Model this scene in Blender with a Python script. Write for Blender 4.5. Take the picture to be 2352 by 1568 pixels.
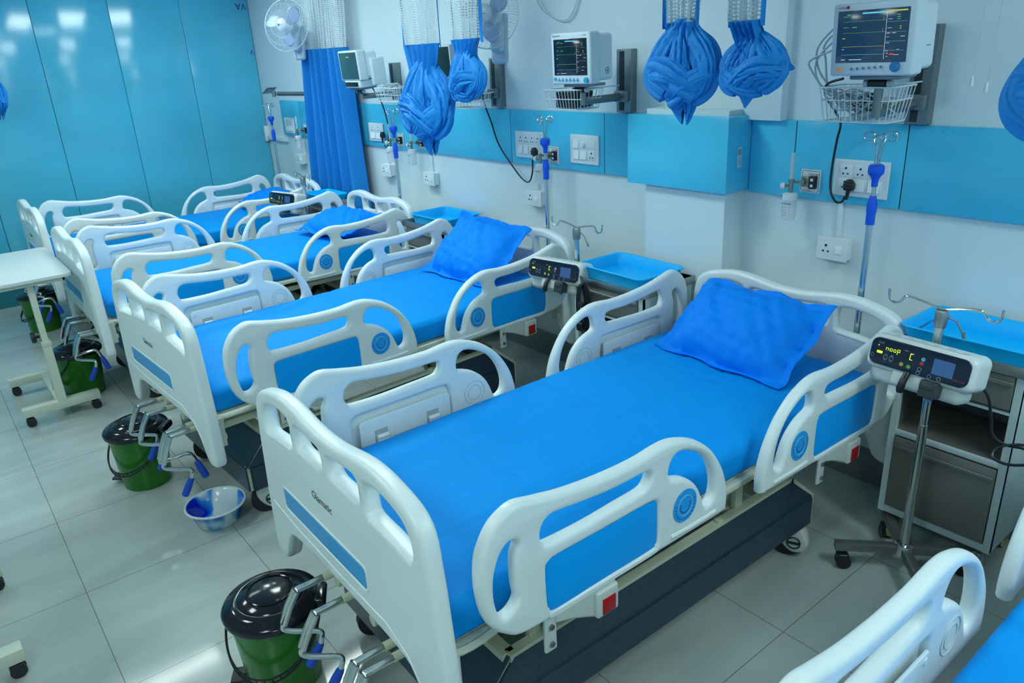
import bpy, bmesh, math, random
import numpy as np
from mathutils import Matrix, Vector, Euler
random.seed(7)
for o in list(bpy.data.objects): bpy.data.objects.remove(o)
SC = bpy.context.scene
COL = SC.collection
PI = math.pi

# ------------------------------------------------------------------ camera
F_PX, YAW, PITCH, ROLL = 1738.82, 0.9120, 0.3675, -0.0540
cyw, syw = math.cos(YAW), math.sin(YAW); cp, sp = math.cos(PITCH), math.sin(PITCH)
fwd = Vector((-syw*cp, cyw*cp, -sp)); rr = Vector((cyw, syw, 0)); uu = rr.cross(fwd)
cr, sr = math.cos(ROLL), math.sin(ROLL)
r2 = cr*rr + sr*uu; u2 = -sr*rr + cr*uu
cam_d = bpy.data.cameras.new('camera'); cam = bpy.data.objects.new('camera', cam_d); COL.objects.link(cam)
cam_d.sensor_width = 36; cam_d.lens = F_PX/2352*36; cam_d.clip_start = .02; cam_d.clip_end = 60
m = Matrix.Identity(4)
for i in range(3): m[i][0] = r2[i]; m[i][1] = u2[i]; m[i][2] = -fwd[i]
m[0][3], m[1][3], m[2][3] = 0.0, -3.0726, 1.9213
cam.matrix_world = m
SC.camera = cam

# ------------------------------------------------------------------ world, exposure
w = bpy.data.worlds.new('world'); SC.world = w; w.use_nodes = True
w.node_tree.nodes['Background'].inputs[0].default_value = (.60, .95, 1, 1)
w.node_tree.nodes['Background'].inputs[1].default_value = .15
SC.view_settings.view_transform = 'Standard'; SC.view_settings.look = 'None'
SC.view_settings.exposure = 0.0; SC.view_settings.gamma = 1.0
SC.view_settings.use_curve_mapping = False
LIGHT_COL = (.84, 1.0, .965)
LIGHT_E = 19.8
XL, XR, YF, ZC = -7.886, 2.6, -6.2, 2.85

# ------------------------------------------------------------------ materials
MATS = {}
def lin(c): return tuple((v/12.92 if v <= .04045 else ((v+.055)/1.055)**2.4) for v in c)
def hexc(h): return lin(tuple(int(h[i:i+2], 16)/255 for i in (0, 2, 4)))
def mat(name, col, rough=.5, metal=0, emit=None, es=1, noise=0, nscale=8, bump=0, bscale=40, coat=0, trans=0, alpha=1, spec=.5, stretch=None):
    if name in MATS: return MATS[name]
    m = bpy.data.materials.new(name); m.use_nodes = True; nt = m.node_tree; b = nt.nodes['Principled BSDF']
    c = hexc(col) if isinstance(col, str) else col
    b.inputs['Base Color'].default_value = (*c, 1); b.inputs['Roughness'].default_value = rough; b.inputs['Metallic'].default_value = metal
    b.inputs['Coat Weight'].default_value = coat; b.inputs['Transmission Weight'].default_value = trans; b.inputs['Alpha'].default_value = alpha
    b.inputs['Specular IOR Level'].default_value = spec
    if emit is not None:
        e = hexc(emit) if isinstance(emit, str) else emit
        b.inputs['Emission Color'].default_value = (*e, 1); b.inputs['Emission Strength'].default_value = es
    if noise or bump:
        tc = nt.nodes.new('ShaderNodeTexCoord'); mp = nt.nodes.new('ShaderNodeMapping'); nt.links.new(tc.outputs['Object'], mp.inputs[0])
        if stretch: mp.inputs['Scale'].default_value = stretch
    if noise:
        n = nt.nodes.new('ShaderNodeTexNoise'); n.inputs['Scale'].default_value = nscale; n.inputs['Detail'].default_value = 4
        nt.links.new(mp.outputs[0], n.inputs['Vector'])
        r = nt.nodes.new('ShaderNodeValToRGB'); r.color_ramp.elements[0].position = .3; r.color_ramp.elements[1].position = .7
        r.color_ramp.elements[0].color = (*[v*(1-noise) for v in c], 1); r.color_ramp.elements[1].color = (*[min(1, v*(1+noise)) for v in c], 1)
        nt.links.new(n.outputs['Fac'], r.inputs[0]); nt.links.new(r.outputs[0], b.inputs['Base Color'])
    if bump:
        n = nt.nodes.new('ShaderNodeTexNoise'); n.inputs['Scale'].default_value = bscale; n.inputs['Detail'].default_value = 3
        nt.links.new(mp.outputs[0], n.inputs['Vector'])
        bp = nt.nodes.new('ShaderNodeBump'); bp.inputs['Strength'].default_value = bump; bp.inputs['Distance'].default_value = .01
        nt.links.new(n.outputs['Fac'], bp.inputs['Height']); nt.links.new(bp.outputs[0], b.inputs['Normal'])
    MATS[name] = m
    return m
PLASTIC = mat('white_plastic', (.72, .82, .825), .32)
CREAM = mat('cream_paint', (.54, .58, .44), .4)
NAVY = mat('navy_cover', (.018, .045, .075), .35, noise=.25, nscale=60)
BLUEIN = mat('blue_insert', (.0004, .37, .97), .4, spec=.2)
STRIP = mat('blue_strip', (.035, .34, .72), .4)
SHEET = mat('blue_sheet', (.0002, .285, .79), .6, bump=.3, bscale=14, spec=.12)
PILLOW = mat('blue_pillow_fabric', (.0002, .25, .93), .65, bump=.3, bscale=18, spec=.12)
CURT = mat('blue_curtain', (.010, .25, .70), .6, bump=.15, bscale=60, spec=.3)
CHROME = mat('chrome', (.62, .66, .66), .16, 1)
STEEL = mat('brushed_steel', (.36, .38, .38), .35, 1)
DSTEEL = mat('dull_steel', (.26, .27, .255), .42, .8)
BLACK = mat('black_plastic', (.012, .014, .018), .35)
BLACKG = mat('black_gloss', (.008, .010, .016), .12)
DARKR = mat('dark_recess', (.01, .012, .012), .8)
GRIP = mat('blue_grip', (.006, .075, .52), .4)
GREEN = mat('green_plastic', (.012, .17, .008), .22)
RED = mat('red_button', (.42, .006, .012), .35)
GREYM = mat('grey_metal', (.20, .25, .27), .35, .6)
GREYP = mat('grey_plastic', (.42, .50, .52), .4)
WHITE = mat('white_switch', (.70, .79, .82), .35)
LINE = mat('seam_line', (.30, .37, .40), .5)
BASKET = mat('white_wire', (.66, .76, .80), .35)
TRAY = mat('sky_blue_tray', (.001, .47, .97), .35, spec=.3)
CARTB = mat('cart_white', (.50, .62, .64), .45)
CARTD = mat('cart_drawer_steel', (.20, .205, .19), .38, .35, noise=.08, nscale=3)
RUBBER = mat('rubber', (.015, .017, .02), .6)
YELLOWR = mat('yellow_wheel', (.50, .50, .20), .5)
CLEAR = mat('clear_plastic', (.75, .85, .86), .08, 0, alpha=.5)
BRASS = mat('brass', (.34, .35, .29), .28, .9)
MONW = mat('monitor_white', (.60, .72, .79), .38)
BLUEK = mat('blue_knob', (.02, .20, .50), .3)
CYANB = mat('cyan_button', (.02, .38, .62), .35)
SCREEN = mat('screen_glass', (.006, .012, .025), .12, emit=(.010, .035, .075), es=1)
SCREEND = mat('screen_dark', (.004, .007, .012), .1, emit=(.003, .012, .025), es=1)
SCREENG = mat('screen_grey', (.02, .05, .06), .15, emit=(.012, .05, .07), es=1)
NAVYF = mat('navy_face', (.006, .016, .04), .12)
def em(n, c, s=1): return mat(n, (.01, .01, .01), .5, emit=c, es=s)
E_GRN = em('glow_green', (.10, .45, .10), 1); E_YEL = em('glow_yellow', (.45, .55, .04), 1); E_LIME = em('glow_lime', (.75, 1, .02), 1.3)
E_CYA = em('glow_cyan', (.10, .60, .85), 1); E_WHT = em('glow_white', (.55, .65, .75), 1); E_RED = em('glow_red', (.8, .03, .04), 1); E_ORG = em('glow_orange', (.8, .35, .02), .8)

# ------------------------------------------------------------------ mesh helper
class G:
    def __init__(s): s.v = []; s.f = []; s.uv = None
    def add(s, v, f, M=None):
        n = len(s.v)
        if M is not None: v = [tuple(M @ Vector(p)) for p in v]
        s.v += [tuple(p) for p in v]; s.f += [tuple(i+n for i in q) for q in f]; return s
    def box(s, lo, hi, M=None):
        x0, y0, z0 = lo; x1, y1, z1 = hi
        v = [(x0,y0,z0),(x1,y0,z0),(x1,y1,z0),(x0,y1,z0),(x0,y0,z1),(x1,y0,z1),(x1,y1,z1),(x0,y1,z1)]
        return s.add(v, [(0,3,2,1),(4,5,6,7),(0,1,5,4),(1,2,6,5),(2,3,7,6),(3,0,4,7)], M)
    def rbox(s, lo, hi, r, seg=3, M=None, n=1, disp=None, nn=None):
        c = [(a+b)/2 for a, b in zip(lo, hi)]; h = [abs(b-a)/2 for a, b in zip(lo, hi)]
        r = min(r, min(h)*.999)
        def axis(hh, k):
            core = list(np.linspace(-(hh-r), hh-r, k+1)); e = [hh-r+r*math.tan(PI/4*i/seg) for i in range(1, seg+1)]
            return [-a for a in reversed(e)] + core + e
        ks = nn or (n, n, n)
        A = [axis(h[i], ks[i]) for i in range(3)]
        idx = {}; V = []; Fc = []
        def vid(p):
            k = (round(p[0], 6), round(p[1], 6), round(p[2], 6))
            if k in idx: return idx[k]
            q = [max(-(h[i]-r), min(h[i]-r, p[i])) for i in range(3)]
            d = Vector([p[i]-q[i] for i in range(3)])
            if d.length > 1e-9: d = d.normalized()*r
            w_ = [c[i]+q[i]+d[i] for i in range(3)]
            idx[k] = len(V); V.append(tuple(w_)); return idx[k]
        for ax in range(3):
            a, b = (ax+1) % 3, (ax+2) % 3
            for sg in (-1, 1):
                for i in range(len(A[a])-1):
                    for j in range(len(A[b])-1):
                        q = []
                        for (ii, jj) in ((i, j), (i+1, j), (i+1, j+1), (i, j+1)):
                            p = [0, 0, 0]; p[ax] = sg*h[ax]; p[a] = A[a][ii]; p[b] = A[b][jj]; q.append(vid(p))
                        Fc.append(tuple(q) if sg > 0 else tuple(reversed(q)))
        if disp: V = [disp(p) for p in V]
        return s.add(V, Fc, M)
    def tube(s, pts, r, n=10, closed=False, M=None, caps=True, flat=None):
        P = [Vector(p) for p in pts]; k = len(P)
        R = r if isinstance(r, (list, tuple)) else [r]*k
        T = []
        for i in range(k):
            a = P[i-1] if (i > 0 or closed) else P[i]; b = P[(i+1) % k] if (i < k-1 or closed) else P[i]
            t = (b-a); T.append(t.normalized() if t.length > 1e-9 else Vector((0, 0, 1)))
        up = Vector((0, 0, 1)) if abs(T[0].z) < .9 else Vector((1, 0, 0))
        N = (up - up.dot(T[0])*T[0]).normalized(); V = []; Fc = []
        for i in range(k):
            N = (N - N.dot(T[i])*T[i])
            N = N.normalized() if N.length > 1e-6 else T[i].orthogonal().normalized()
            B = T[i].cross(N)
            fx, fy = flat if flat else (1, 1)
            for j in range(n):
                a = 2*PI*j/n; V.append(tuple(P[i] + R[i]*(fx*math.cos(a)*N + fy*math.sin(a)*B)))
        for i in range(k if closed else k-1):
            for j in range(n):
                a = i*n+j; b = i*n+(j+1) % n; c = ((i+1) % k)*n+(j+1) % n; d = ((i+1) % k)*n+j
                Fc.append((a, b, c, d))
        if caps and not closed:
            Fc.append(tuple(reversed(range(n)))); Fc.append(tuple(range((k-1)*n, k*n)))
        return s.add(V, Fc, M)
    def cyl(s, a, b, r, n=20, r2=None, M=None): return s.tube([a, b], [r, r if r2 is None else r2], n, M=M)
    def lathe(s, prof, n=32, M=None, close=False, wob=None):
        V = []; Fc = []; k = len(prof)
        for (r, z) in prof:
            for j in range(n):
                a = 2*PI*j/n; V.append((r*math.cos(a), r*math.sin(a), z))
        for i in range(k-1):
            for j in range(n):
                Fc.append((i*n+j, i*n+(j+1) % n, (i+1)*n+(j+1) % n, (i+1)*n+j))
        if prof[0][0] > 1e-5 and close: Fc.append(tuple(reversed(range(n))))
        if prof[-1][0] > 1e-5 and close: Fc.append(tuple(range((k-1)*n, k*n)))
        return s.add(V, Fc, M)
    def grid(s, fn, nu, nv, M=None, uvs=None, cu=False):
        V = [fn(i/nu, j/nv) for j in range(nv+1) for i in range(nu+1)]
        Fc = [(j*(nu+1)+i, j*(nu+1)+i+1, (j+1)*(nu+1)+i+1, (j+1)*(nu+1)+i) for j in range(nv) for i in range(nu)]
        if uvs is not None:
            s.uv = s.uv or {}
            n0 = len(s.v)
            for j in range(nv+1):
                for i in range(nu+1): s.uv[n0+j*(nu+1)+i] = (i/nu*uvs[0], j/nv*uvs[1])
        return s.add(V, Fc, M)
    def build(s, name, m, parent=None, ang=35, weld=True, loc=None, solid=0):
        me = bpy.data.meshes.new(name); me.from_pydata(s.v, [], s.f)
        bm = bmesh.new(); bm.from_mesh(me)
        if s.uv:
            bm.verts.ensure_lookup_table(); L = bm.loops.layers.uv.new('UVMap')
            for f in bm.faces:
                for l in f.loops: l[L].uv = s.uv.get(l.vert.index, (0, 0))
        if weld: bmesh.ops.remove_doubles(bm, verts=bm.verts, dist=1e-5)
        if not solid: bmesh.ops.recalc_face_normals(bm, faces=bm.faces)
        bm.to_mesh(me); bm.free()
        for p in me.polygons: p.use_smooth = True
        me.set_sharp_from_angle(angle=math.radians(ang))
        ms = m if isinstance(m, (list, tuple)) else [m]
        for x in ms: me.materials.append(x)
        o = bpy.data.objects.new(name, me); COL.objects.link(o)
        if parent is not None: o.parent = parent
        if loc is not None: o.location = loc
        if solid:
            md = o.modifiers.new('solid', 'SOLIDIFY'); md.thickness = solid; md.offset = 0
        return o

def T(x=0, y=0, z=0, rx=0, ry=0, rz=0): return Matrix.Translation((x, y, z)) @ Euler((rx, ry, rz)).to_matrix().to_4x4()
def smooth_poly(pts, closed=True, sub=4):
    P = [Vector((*p, 0)) if len(p) == 2 else Vector(p) for p in pts]; k = len(P); out = []
    rng = k if closed else k-1
    for i in range(rng):
        p0 = P[(i-1) % k] if (closed or i > 0) else P[i]; p1 = P[i]; p2 = P[(i+1) % k]; p3 = P[(i+2) % k] if (closed or i+2 < k) else P[(i+1) % k]
        for t in range(sub):
            t = t/sub
            out.append(.5*((2*p1)+(-p0+p2)*t+(2*p0-5*p1+4*p2-p3)*t*t+(-p0+3*p1-3*p2+p3)*t**3))
    if not closed: out.append(P[-1])
    return out
def curve_mesh(cu):
    o = bpy.data.objects.new('tmp', cu); COL.objects.link(o)
    dg = bpy.context.evaluated_depsgraph_get(); dg.update()
    me = bpy.data.meshes.new_from_object(o.evaluated_get(dg))
    v = [tuple(p.co) for p in me.vertices]; f = [tuple(p.vertices) for p in me.polygons]
    bpy.data.objects.remove(o); bpy.data.meshes.remove(me); bpy.data.curves.remove(cu)
    return v, f
def rrect(x0, z0, x1, z1, r, k=4):
    out = []
    for cx, cz, a0 in ((x1-r, z0+r, -PI/2), (x1-r, z1-r, 0), (x0+r, z1-r, PI/2), (x0+r, z0+r, PI)):
        for i in range(k+1): a = a0+PI/2*i/k; out.append((cx+r*math.cos(a), cz+r*math.sin(a)))
    return out
def plate(outline, holes=(), half=.02, bev=.012, res=3, sub=4, sm=True):
    cu = bpy.data.curves.new('tmp', 'CURVE'); cu.dimensions = '2D'; cu.fill_mode = 'BOTH'
    cu.extrude = max(half-bev, 0); cu.bevel_depth = bev; cu.bevel_resolution = res; cu.offset = -bev
    for q in [outline]+list(holes):
        q = smooth_poly(q, True, sub) if sm else [Vector((*p, 0)) for p in q]
        sp_ = cu.splines.new('POLY'); sp_.points.add(len(q)-1); sp_.use_cyclic_u = True
        for i, p in enumerate(q): sp_.points[i].co = (p.x, p.y, 0, 1)
    return curve_mesh(cu)
def text(body, size, depth=.0004, align='LEFT', shear=0):
    cu = bpy.data.curves.new('tmp', 'FONT'); cu.body = body; cu.size = size; cu.extrude = depth; cu.align_x = align; cu.shear = shear; cu.resolution_u = 2
    return curve_mesh(cu)
# frames: YZ plane facing +x : (a,b)->(x, a, b); XZ plane facing -y : (a,b)->(a, y, b)
def MYZ(x, y0=0, z0=0, sy=1):
    M_ = Matrix(((0, 0, 1, x), (sy, 0, 0, y0), (0, 1, 0, z0), (0, 0, 0, 1))); return M_
def MXZ(y, x0=0, z0=0, sx=1):
    return Matrix(((sx, 0, 0, x0), (0, 0, -1, y), (0, 1, 0, z0), (0, 0, 0, 1)))

def thing(name, label, cat, loc=(0, 0, 0), rz=0, group=None):
    o = bpy.data.objects.new(name, None); COL.objects.link(o); o.empty_display_size = .1
    o.location = loc; o.rotation_euler = (0, 0, rz); o['label'] = label; o['category'] = cat
    if group: o['group'] = group
    return o
def tag(o, label, cat, group=None):
    o['label'] = label; o['category'] = cat
    if group: o['group'] = group
    return o
def struct(o): o['kind'] = 'structure'; return o
def dup(root, loc=None, rz=None, label=None, only=None):
    r = root.copy(); COL.objects.link(r)
    if loc is not None: r.location = loc
    if rz is not None: r.rotation_euler = (0, 0, rz)
    if label: r['label'] = label
    def rec(src, dst):
        for ch in list(src.children):
            c = ch.copy(); COL.objects.link(c); c.parent = dst; rec(ch, c)
    rec(root, r)
    return r

# ------------------------------------------------------------------ the room
def floor_mat():
    m = bpy.data.materials.new('floor_tiles'); m.use_nodes = True; nt = m.node_tree; b = nt.nodes['Principled BSDF']
    tc = nt.nodes.new('ShaderNodeTexCoord'); mp = nt.nodes.new('ShaderNodeMapping'); nt.links.new(tc.outputs['Object'], mp.inputs[0])
    br = nt.nodes.new('ShaderNodeTexBrick'); br.offset = 0; br.inputs['Scale'].default_value = 1
    br.inputs['Brick Width'].default_value = .644; br.inputs['Row Height'].default_value = .606
    br.inputs['Mortar Size'].default_value = .0016; br.inputs['Mortar Smooth'].default_value = .0
    br.inputs['Color1'].default_value = (1, 1, 1, 1); br.inputs['Color2'].default_value = (.95, .95, .95, 1); br.inputs['Mortar'].default_value = (.45, .42, .38, 1)
    mp.inputs['Location'].default_value = (3.023+.644*10, 2.9305+.606*10, 0)
    nt.links.new(mp.outputs[0], br.inputs['Vector'])
    n = nt.nodes.new('ShaderNodeTexNoise'); n.inputs['Scale'].default_value = 1.3; n.inputs['Detail'].default_value = 6; n.inputs['Distortion'].default_value = 1.2
    mp2 = nt.nodes.new('ShaderNodeMapping'); mp2.inputs['Scale'].default_value = (3.2, .7, 1); mp2.inputs['Rotation'].default_value = (0, 0, .5)
    nt.links.new(tc.outputs['Object'], mp2.inputs[0]); nt.links.new(mp2.outputs[0], n.inputs['Vector'])
    r = nt.nodes.new('ShaderNodeValToRGB'); r.color_ramp.elements[0].position = .35; r.color_ramp.elements[1].position = .68
    r.color_ramp.elements[0].color = (.37, .43, .41, 1); r.color_ramp.elements[1].color = (.46, .53, .505, 1)
    nt.links.new(n.outputs['Fac'], r.inputs[0])
    mx = nt.nodes.new('ShaderNodeMix'); mx.data_type = 'RGBA'; mx.blend_type = 'MULTIPLY'; mx.inputs[0].default_value = 1
    nt.links.new(r.outputs[0], mx.inputs[6]); nt.links.new(br.outputs['Color'], mx.inputs[7]); nt.links.new(mx.outputs[2], b.inputs['Base Color'])
    b.inputs['Roughness'].default_value = .10; b.inputs['Specular IOR Level'].default_value = .5
    n2 = nt.nodes.new('ShaderNodeTexNoise'); n2.inputs['Scale'].default_value = 3; nt.links.new(tc.outputs['Object'], n2.inputs['Vector'])
    bp_ = nt.nodes.new('ShaderNodeBump'); bp_.inputs['Strength'].default_value = .08; bp_.inputs['Distance'].default_value = .01
    nt.links.new(n2.outputs['Fac'], bp_.inputs['Height']); nt.links.new(bp_.outputs[0], b.inputs['Normal'])
    return m
struct(G().box((XL-.1, YF, -.1), (XR, .1, 0)).build('floor', floor_mat()))
WALLM = mat('wall_paint', (.67, .80, .845), .35, noise=.03, nscale=1.2)
CEILM = mat('ceiling_paint', (.60, .66, .68), .7)
struct(G().box((XL-.1, 0, 0), (XR, .1, ZC)).build('wall_back', WALLM))
TURQ = mat('turquoise_laminate', (.08, .50, .71), .14, noise=.16, nscale=.9, stretch=(1, .6, 1.6), bump=.04, bscale=2.5)
TURQB = mat('turquoise_board', (.07, .56, .82), .2, noise=.13, nscale=1.6, bump=.03, bscale=3)  # colour noise paints cloudy reflections into the band boards
wl = struct(G().box((XL-.1, YF, 0), (XL-.012, 0, ZC)).build('wall_left', mat('wall_left_seams', (.02, .13, .17), .6)))
# turquoise boards with open seams between them
ys = [-.004, -.652+.0, -1.265, -1.878, -2.49, -3.10, -3.72, -4.33, -4.94, -5.55, YF]
for i in range(len(ys)-1):
    struct(G().rbox((XL-.012, ys[i+1]+.002, .16), (XL, ys[i]-.002, ZC), .0015, 1).build('trim_%d' % (20+i), TURQ))
struct(G().box((XL-.0, YF, 0), (XL+.014, -.002, .155)).build('baseboard_left', mat('teal_skirting', (.012, .16, .20), .4)))
# writing fragments on the boards, upside down at the board edge
tx = G(); v_, f_ = text('VA', .085)
MW = Matrix(((0, 0, 1, XL+.0008), (-1, 0, 0, -.02), (0, -1, 0, 2.47), (0, 0, 0, 1))); tx.add(v_, f_, MW)
v_, f_ = text('V', .07); MW2 = Matrix(((0, 0, 1, XL+.0008), (-1, 0, 0, -.012), (0, -1, 0, 2.05), (0, 0, 0, 1))); tx.add(v_, f_, MW2)
tx.build('wall_writing', mat('navy_ink', (.01, .06, .2), .6), wl)
wa = mat('wall_plain', (.42, .58, .66), .5)
struct(G().box((XR, YF, 0), (XR+.1, .1, ZC)).build('wall_right', wa))
struct(G().box((XL-.1, YF-.1, 0), (XR+.1, YF, ZC)).build('wall_front', wa))
struct(G().box((XL-.1, YF-.1, ZC), (XR+.1, .1, ZC+.1)).build('ceiling', CEILM))
SKIRT = mat('grey_skirting_tile', (.20, .235, .235), .3, noise=.1, nscale=6)
for a, b in ((XL, -2.6), (-2.12, XR)):
    g = G().box((a, -.012, 0), (b, 0, .165)).build('baseboard_back', SKIRT); struct(g)
# pillar with a shallow plaster face above, and the boxed-out turquoise cladding
struct(G().box((-2.60, -.15, 0), (-2.12, 0, 1.62)).build('wall_pillar', WALLM))
struct(G().box((-2.612, -.162, 0), (-2.108, -.15, .165)).build('baseboard_pillar', SKIRT))
struct(G().box((-2.57, -.05, 1.575), (-1.93, 0, ZC)).build('wall_pier', WALLM))
ZB, ZT = 1.25, 1.576
def band(x0, x1, n, y=-.02):
    return struct(G().rbox((x0+.002, y, ZB), (x1-.002, 0, ZT), .002, 1).build('trim_%d' % n, TURQB))
band(XL+.46, -7.0, 1); band(-7.0, -5.72, 2); band(-5.72, -3.84, 3); band(-3.84, -3.02, 4); band(-3.02, -2.69, 5)
struct(G().rbox((-2.69, -.19, ZB+.01), (-2.09, 0, ZT+.02), .003, 1).build('trim_6', TURQB))
band(-2.09, -1.865, 7); band(-1.865, -1.39, 8); band(-1.39, XR, 9)
# dark joint strips between the boards
for i, x in enumerate((-7.0, -5.72, -3.84, -3.02, -1.865, -1.39)):
    struct(G().box((x-.0022, -.018, ZB+.002), (x+.0022, 0, ZT-.002)).build('trim_%d' % (40+i), mat('joint_black', (.01, .03, .05), .8)))

# ceiling light panels (one lit face each)
PANEL = mat('led_panel', (.9, .95, 1), .5, emit=LIGHT_COL, es=LIGHT_E)
FRM = mat('lamp_frame', (.7, .75, .77), .4)
lights = []
def ceil_light(x, y, sx, sy, label, k=1):
    t = thing('ceiling_light', label, 'ceiling light', (x, y, ZC), 0, 'ceiling light panels')
    G().rbox((-sx/2-.02, -sy/2-.02, -.03), (sx/2+.02, sy/2+.02, -.002), .004, 1).build('lamp_frame', FRM, t)
    G().box((-sx/2, -sy/2, -.034), (sx/2, sy/2, -.0301)).build('diffuser', PANEL, t)
for i, (x, y) in enumerate([(-6.3, -1.25), (-4.7, -1.35), (-3.0, -1.6), (.45, -1.0), (1.6, -1.3), (-5.6, -3.9), (-3.2, -3.9), (-.8, -3.9), (1.4, -3.9)]):
    ceil_light(x, y, .6, .6, 'square white LED panel in the ceiling above %s' % (
        ['the farthest bed', 'the third bed from the camera', 'the gap beyond the nearest whole bed', 'the bed at the lower right corner', 'the right end of the ward',
         'the far end of the aisle', 'the middle of the aisle', 'the near end of the aisle', 'the aisle behind the camera'][i]))
ceil_light(-5.75, -2.25, .12, 1.1, 'long narrow LED strip in the ceiling above the aisle')

# ------------------------------------------------------------------ hospital bed
RAIL = [(.115,.006),(.075,.028),(.035,.07),(.012,.125),(.003,.2),(.008,.265),(.022,.305),(.05,.345),(.085,.368),(.125,.378),(.18,.366),(.265,.348),(.343,.338),(.434,.331),(.531,.330),(.607,.337),(.66,.336),(.715,.321),(.773,.294),(.834,.245),(.875,.191),(.904,.135),(.921,.069),(.920,.02),(.90,.003),(.70,0),(.44,0),(.2,0)]
SLOT1 = [(.060,.100),(.050,.147),(.052,.194),(.060,.233),(.076,.266),(.096,.280),(.113,.276),(.119,.262),(.108,.234),(.102,.197),(.105,.153),(.110,.124),(.100,.103),(.079,.092)]
SLOT2 = [(.198,.250),(.198,.268),(.208,.289),(.229,.300),(.263,.298),(.341,.286),(.434,.280),(.54,.281),(.566,.274),(.570,.258),(.560,.241),(.537,.231),(.44,.228),(.34,.226),(.225,.226),(.205,.234)]
PHOLE = [(.205,.155),(.216,.172),(.241,.177),(.386,.177),(.574,.178),(.601,.168),(.607,.146),(.608,.048),(.599,.030),(.578,.023),(.384,.022),(.235,.019),(.214,.032),(.207,.054)]
SLOT3 = [(.659,.228),(.660,.256),(.673,.278),(.70,.282),(.746,.265),(.794,.234),(.826,.193),(.844,.151),(.852,.107),(.843,.075),(.822,.067),(.804,.11),(.787,.144),(.762,.174),(.726,.201),(.692,.216)]
def shrink(poly, d):
    c = np.mean(poly, 0); return [tuple(np.array(p)+(c-np.array(p))/np.linalg.norm(c-np.array(p))*d) for p in poly]
def grow(q, d=.007):
    q = np.array(q); n = len(q); A = sum(q[i][0]*q[(i+1)%n][1]-q[(i+1)%n][0]*q[i][1] for i in range(n)); sg = 1 if A > 0 else -1; out = []
    for i in range(n):
        t = q[(i+1)%n]-q[i-1]; t = t/np.linalg.norm(t); out.append(tuple(q[i]+sg*d*np.array((t[1], -t[0]))))
    return out
RV = plate(RAIL, [shrink(SLOT1, -.005), shrink(SLOT2, -.006), PHOLE, grow(SLOT3)], .020, .016, 4, 3)
WEBV = plate([(.19,.01),(.62,.01),(.62,.19),(.19,.19)], [], .006, .002, 1, 1, sm=False)
DISCWEB = [(.655,.018),(.845,.018),(.835,.075),(.815,.105),(.795,.145),(.765,.178),(.73,.202),(.69,.215),(.655,.215)]
INSV = plate(shrink(PHOLE, -.001), [], .002, .001, 1, 4)
RINGO = [(.047*math.cos(a), .060*math.sin(a)) for a in np.linspace(0, 2*PI, 25)[:-1]]
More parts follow.
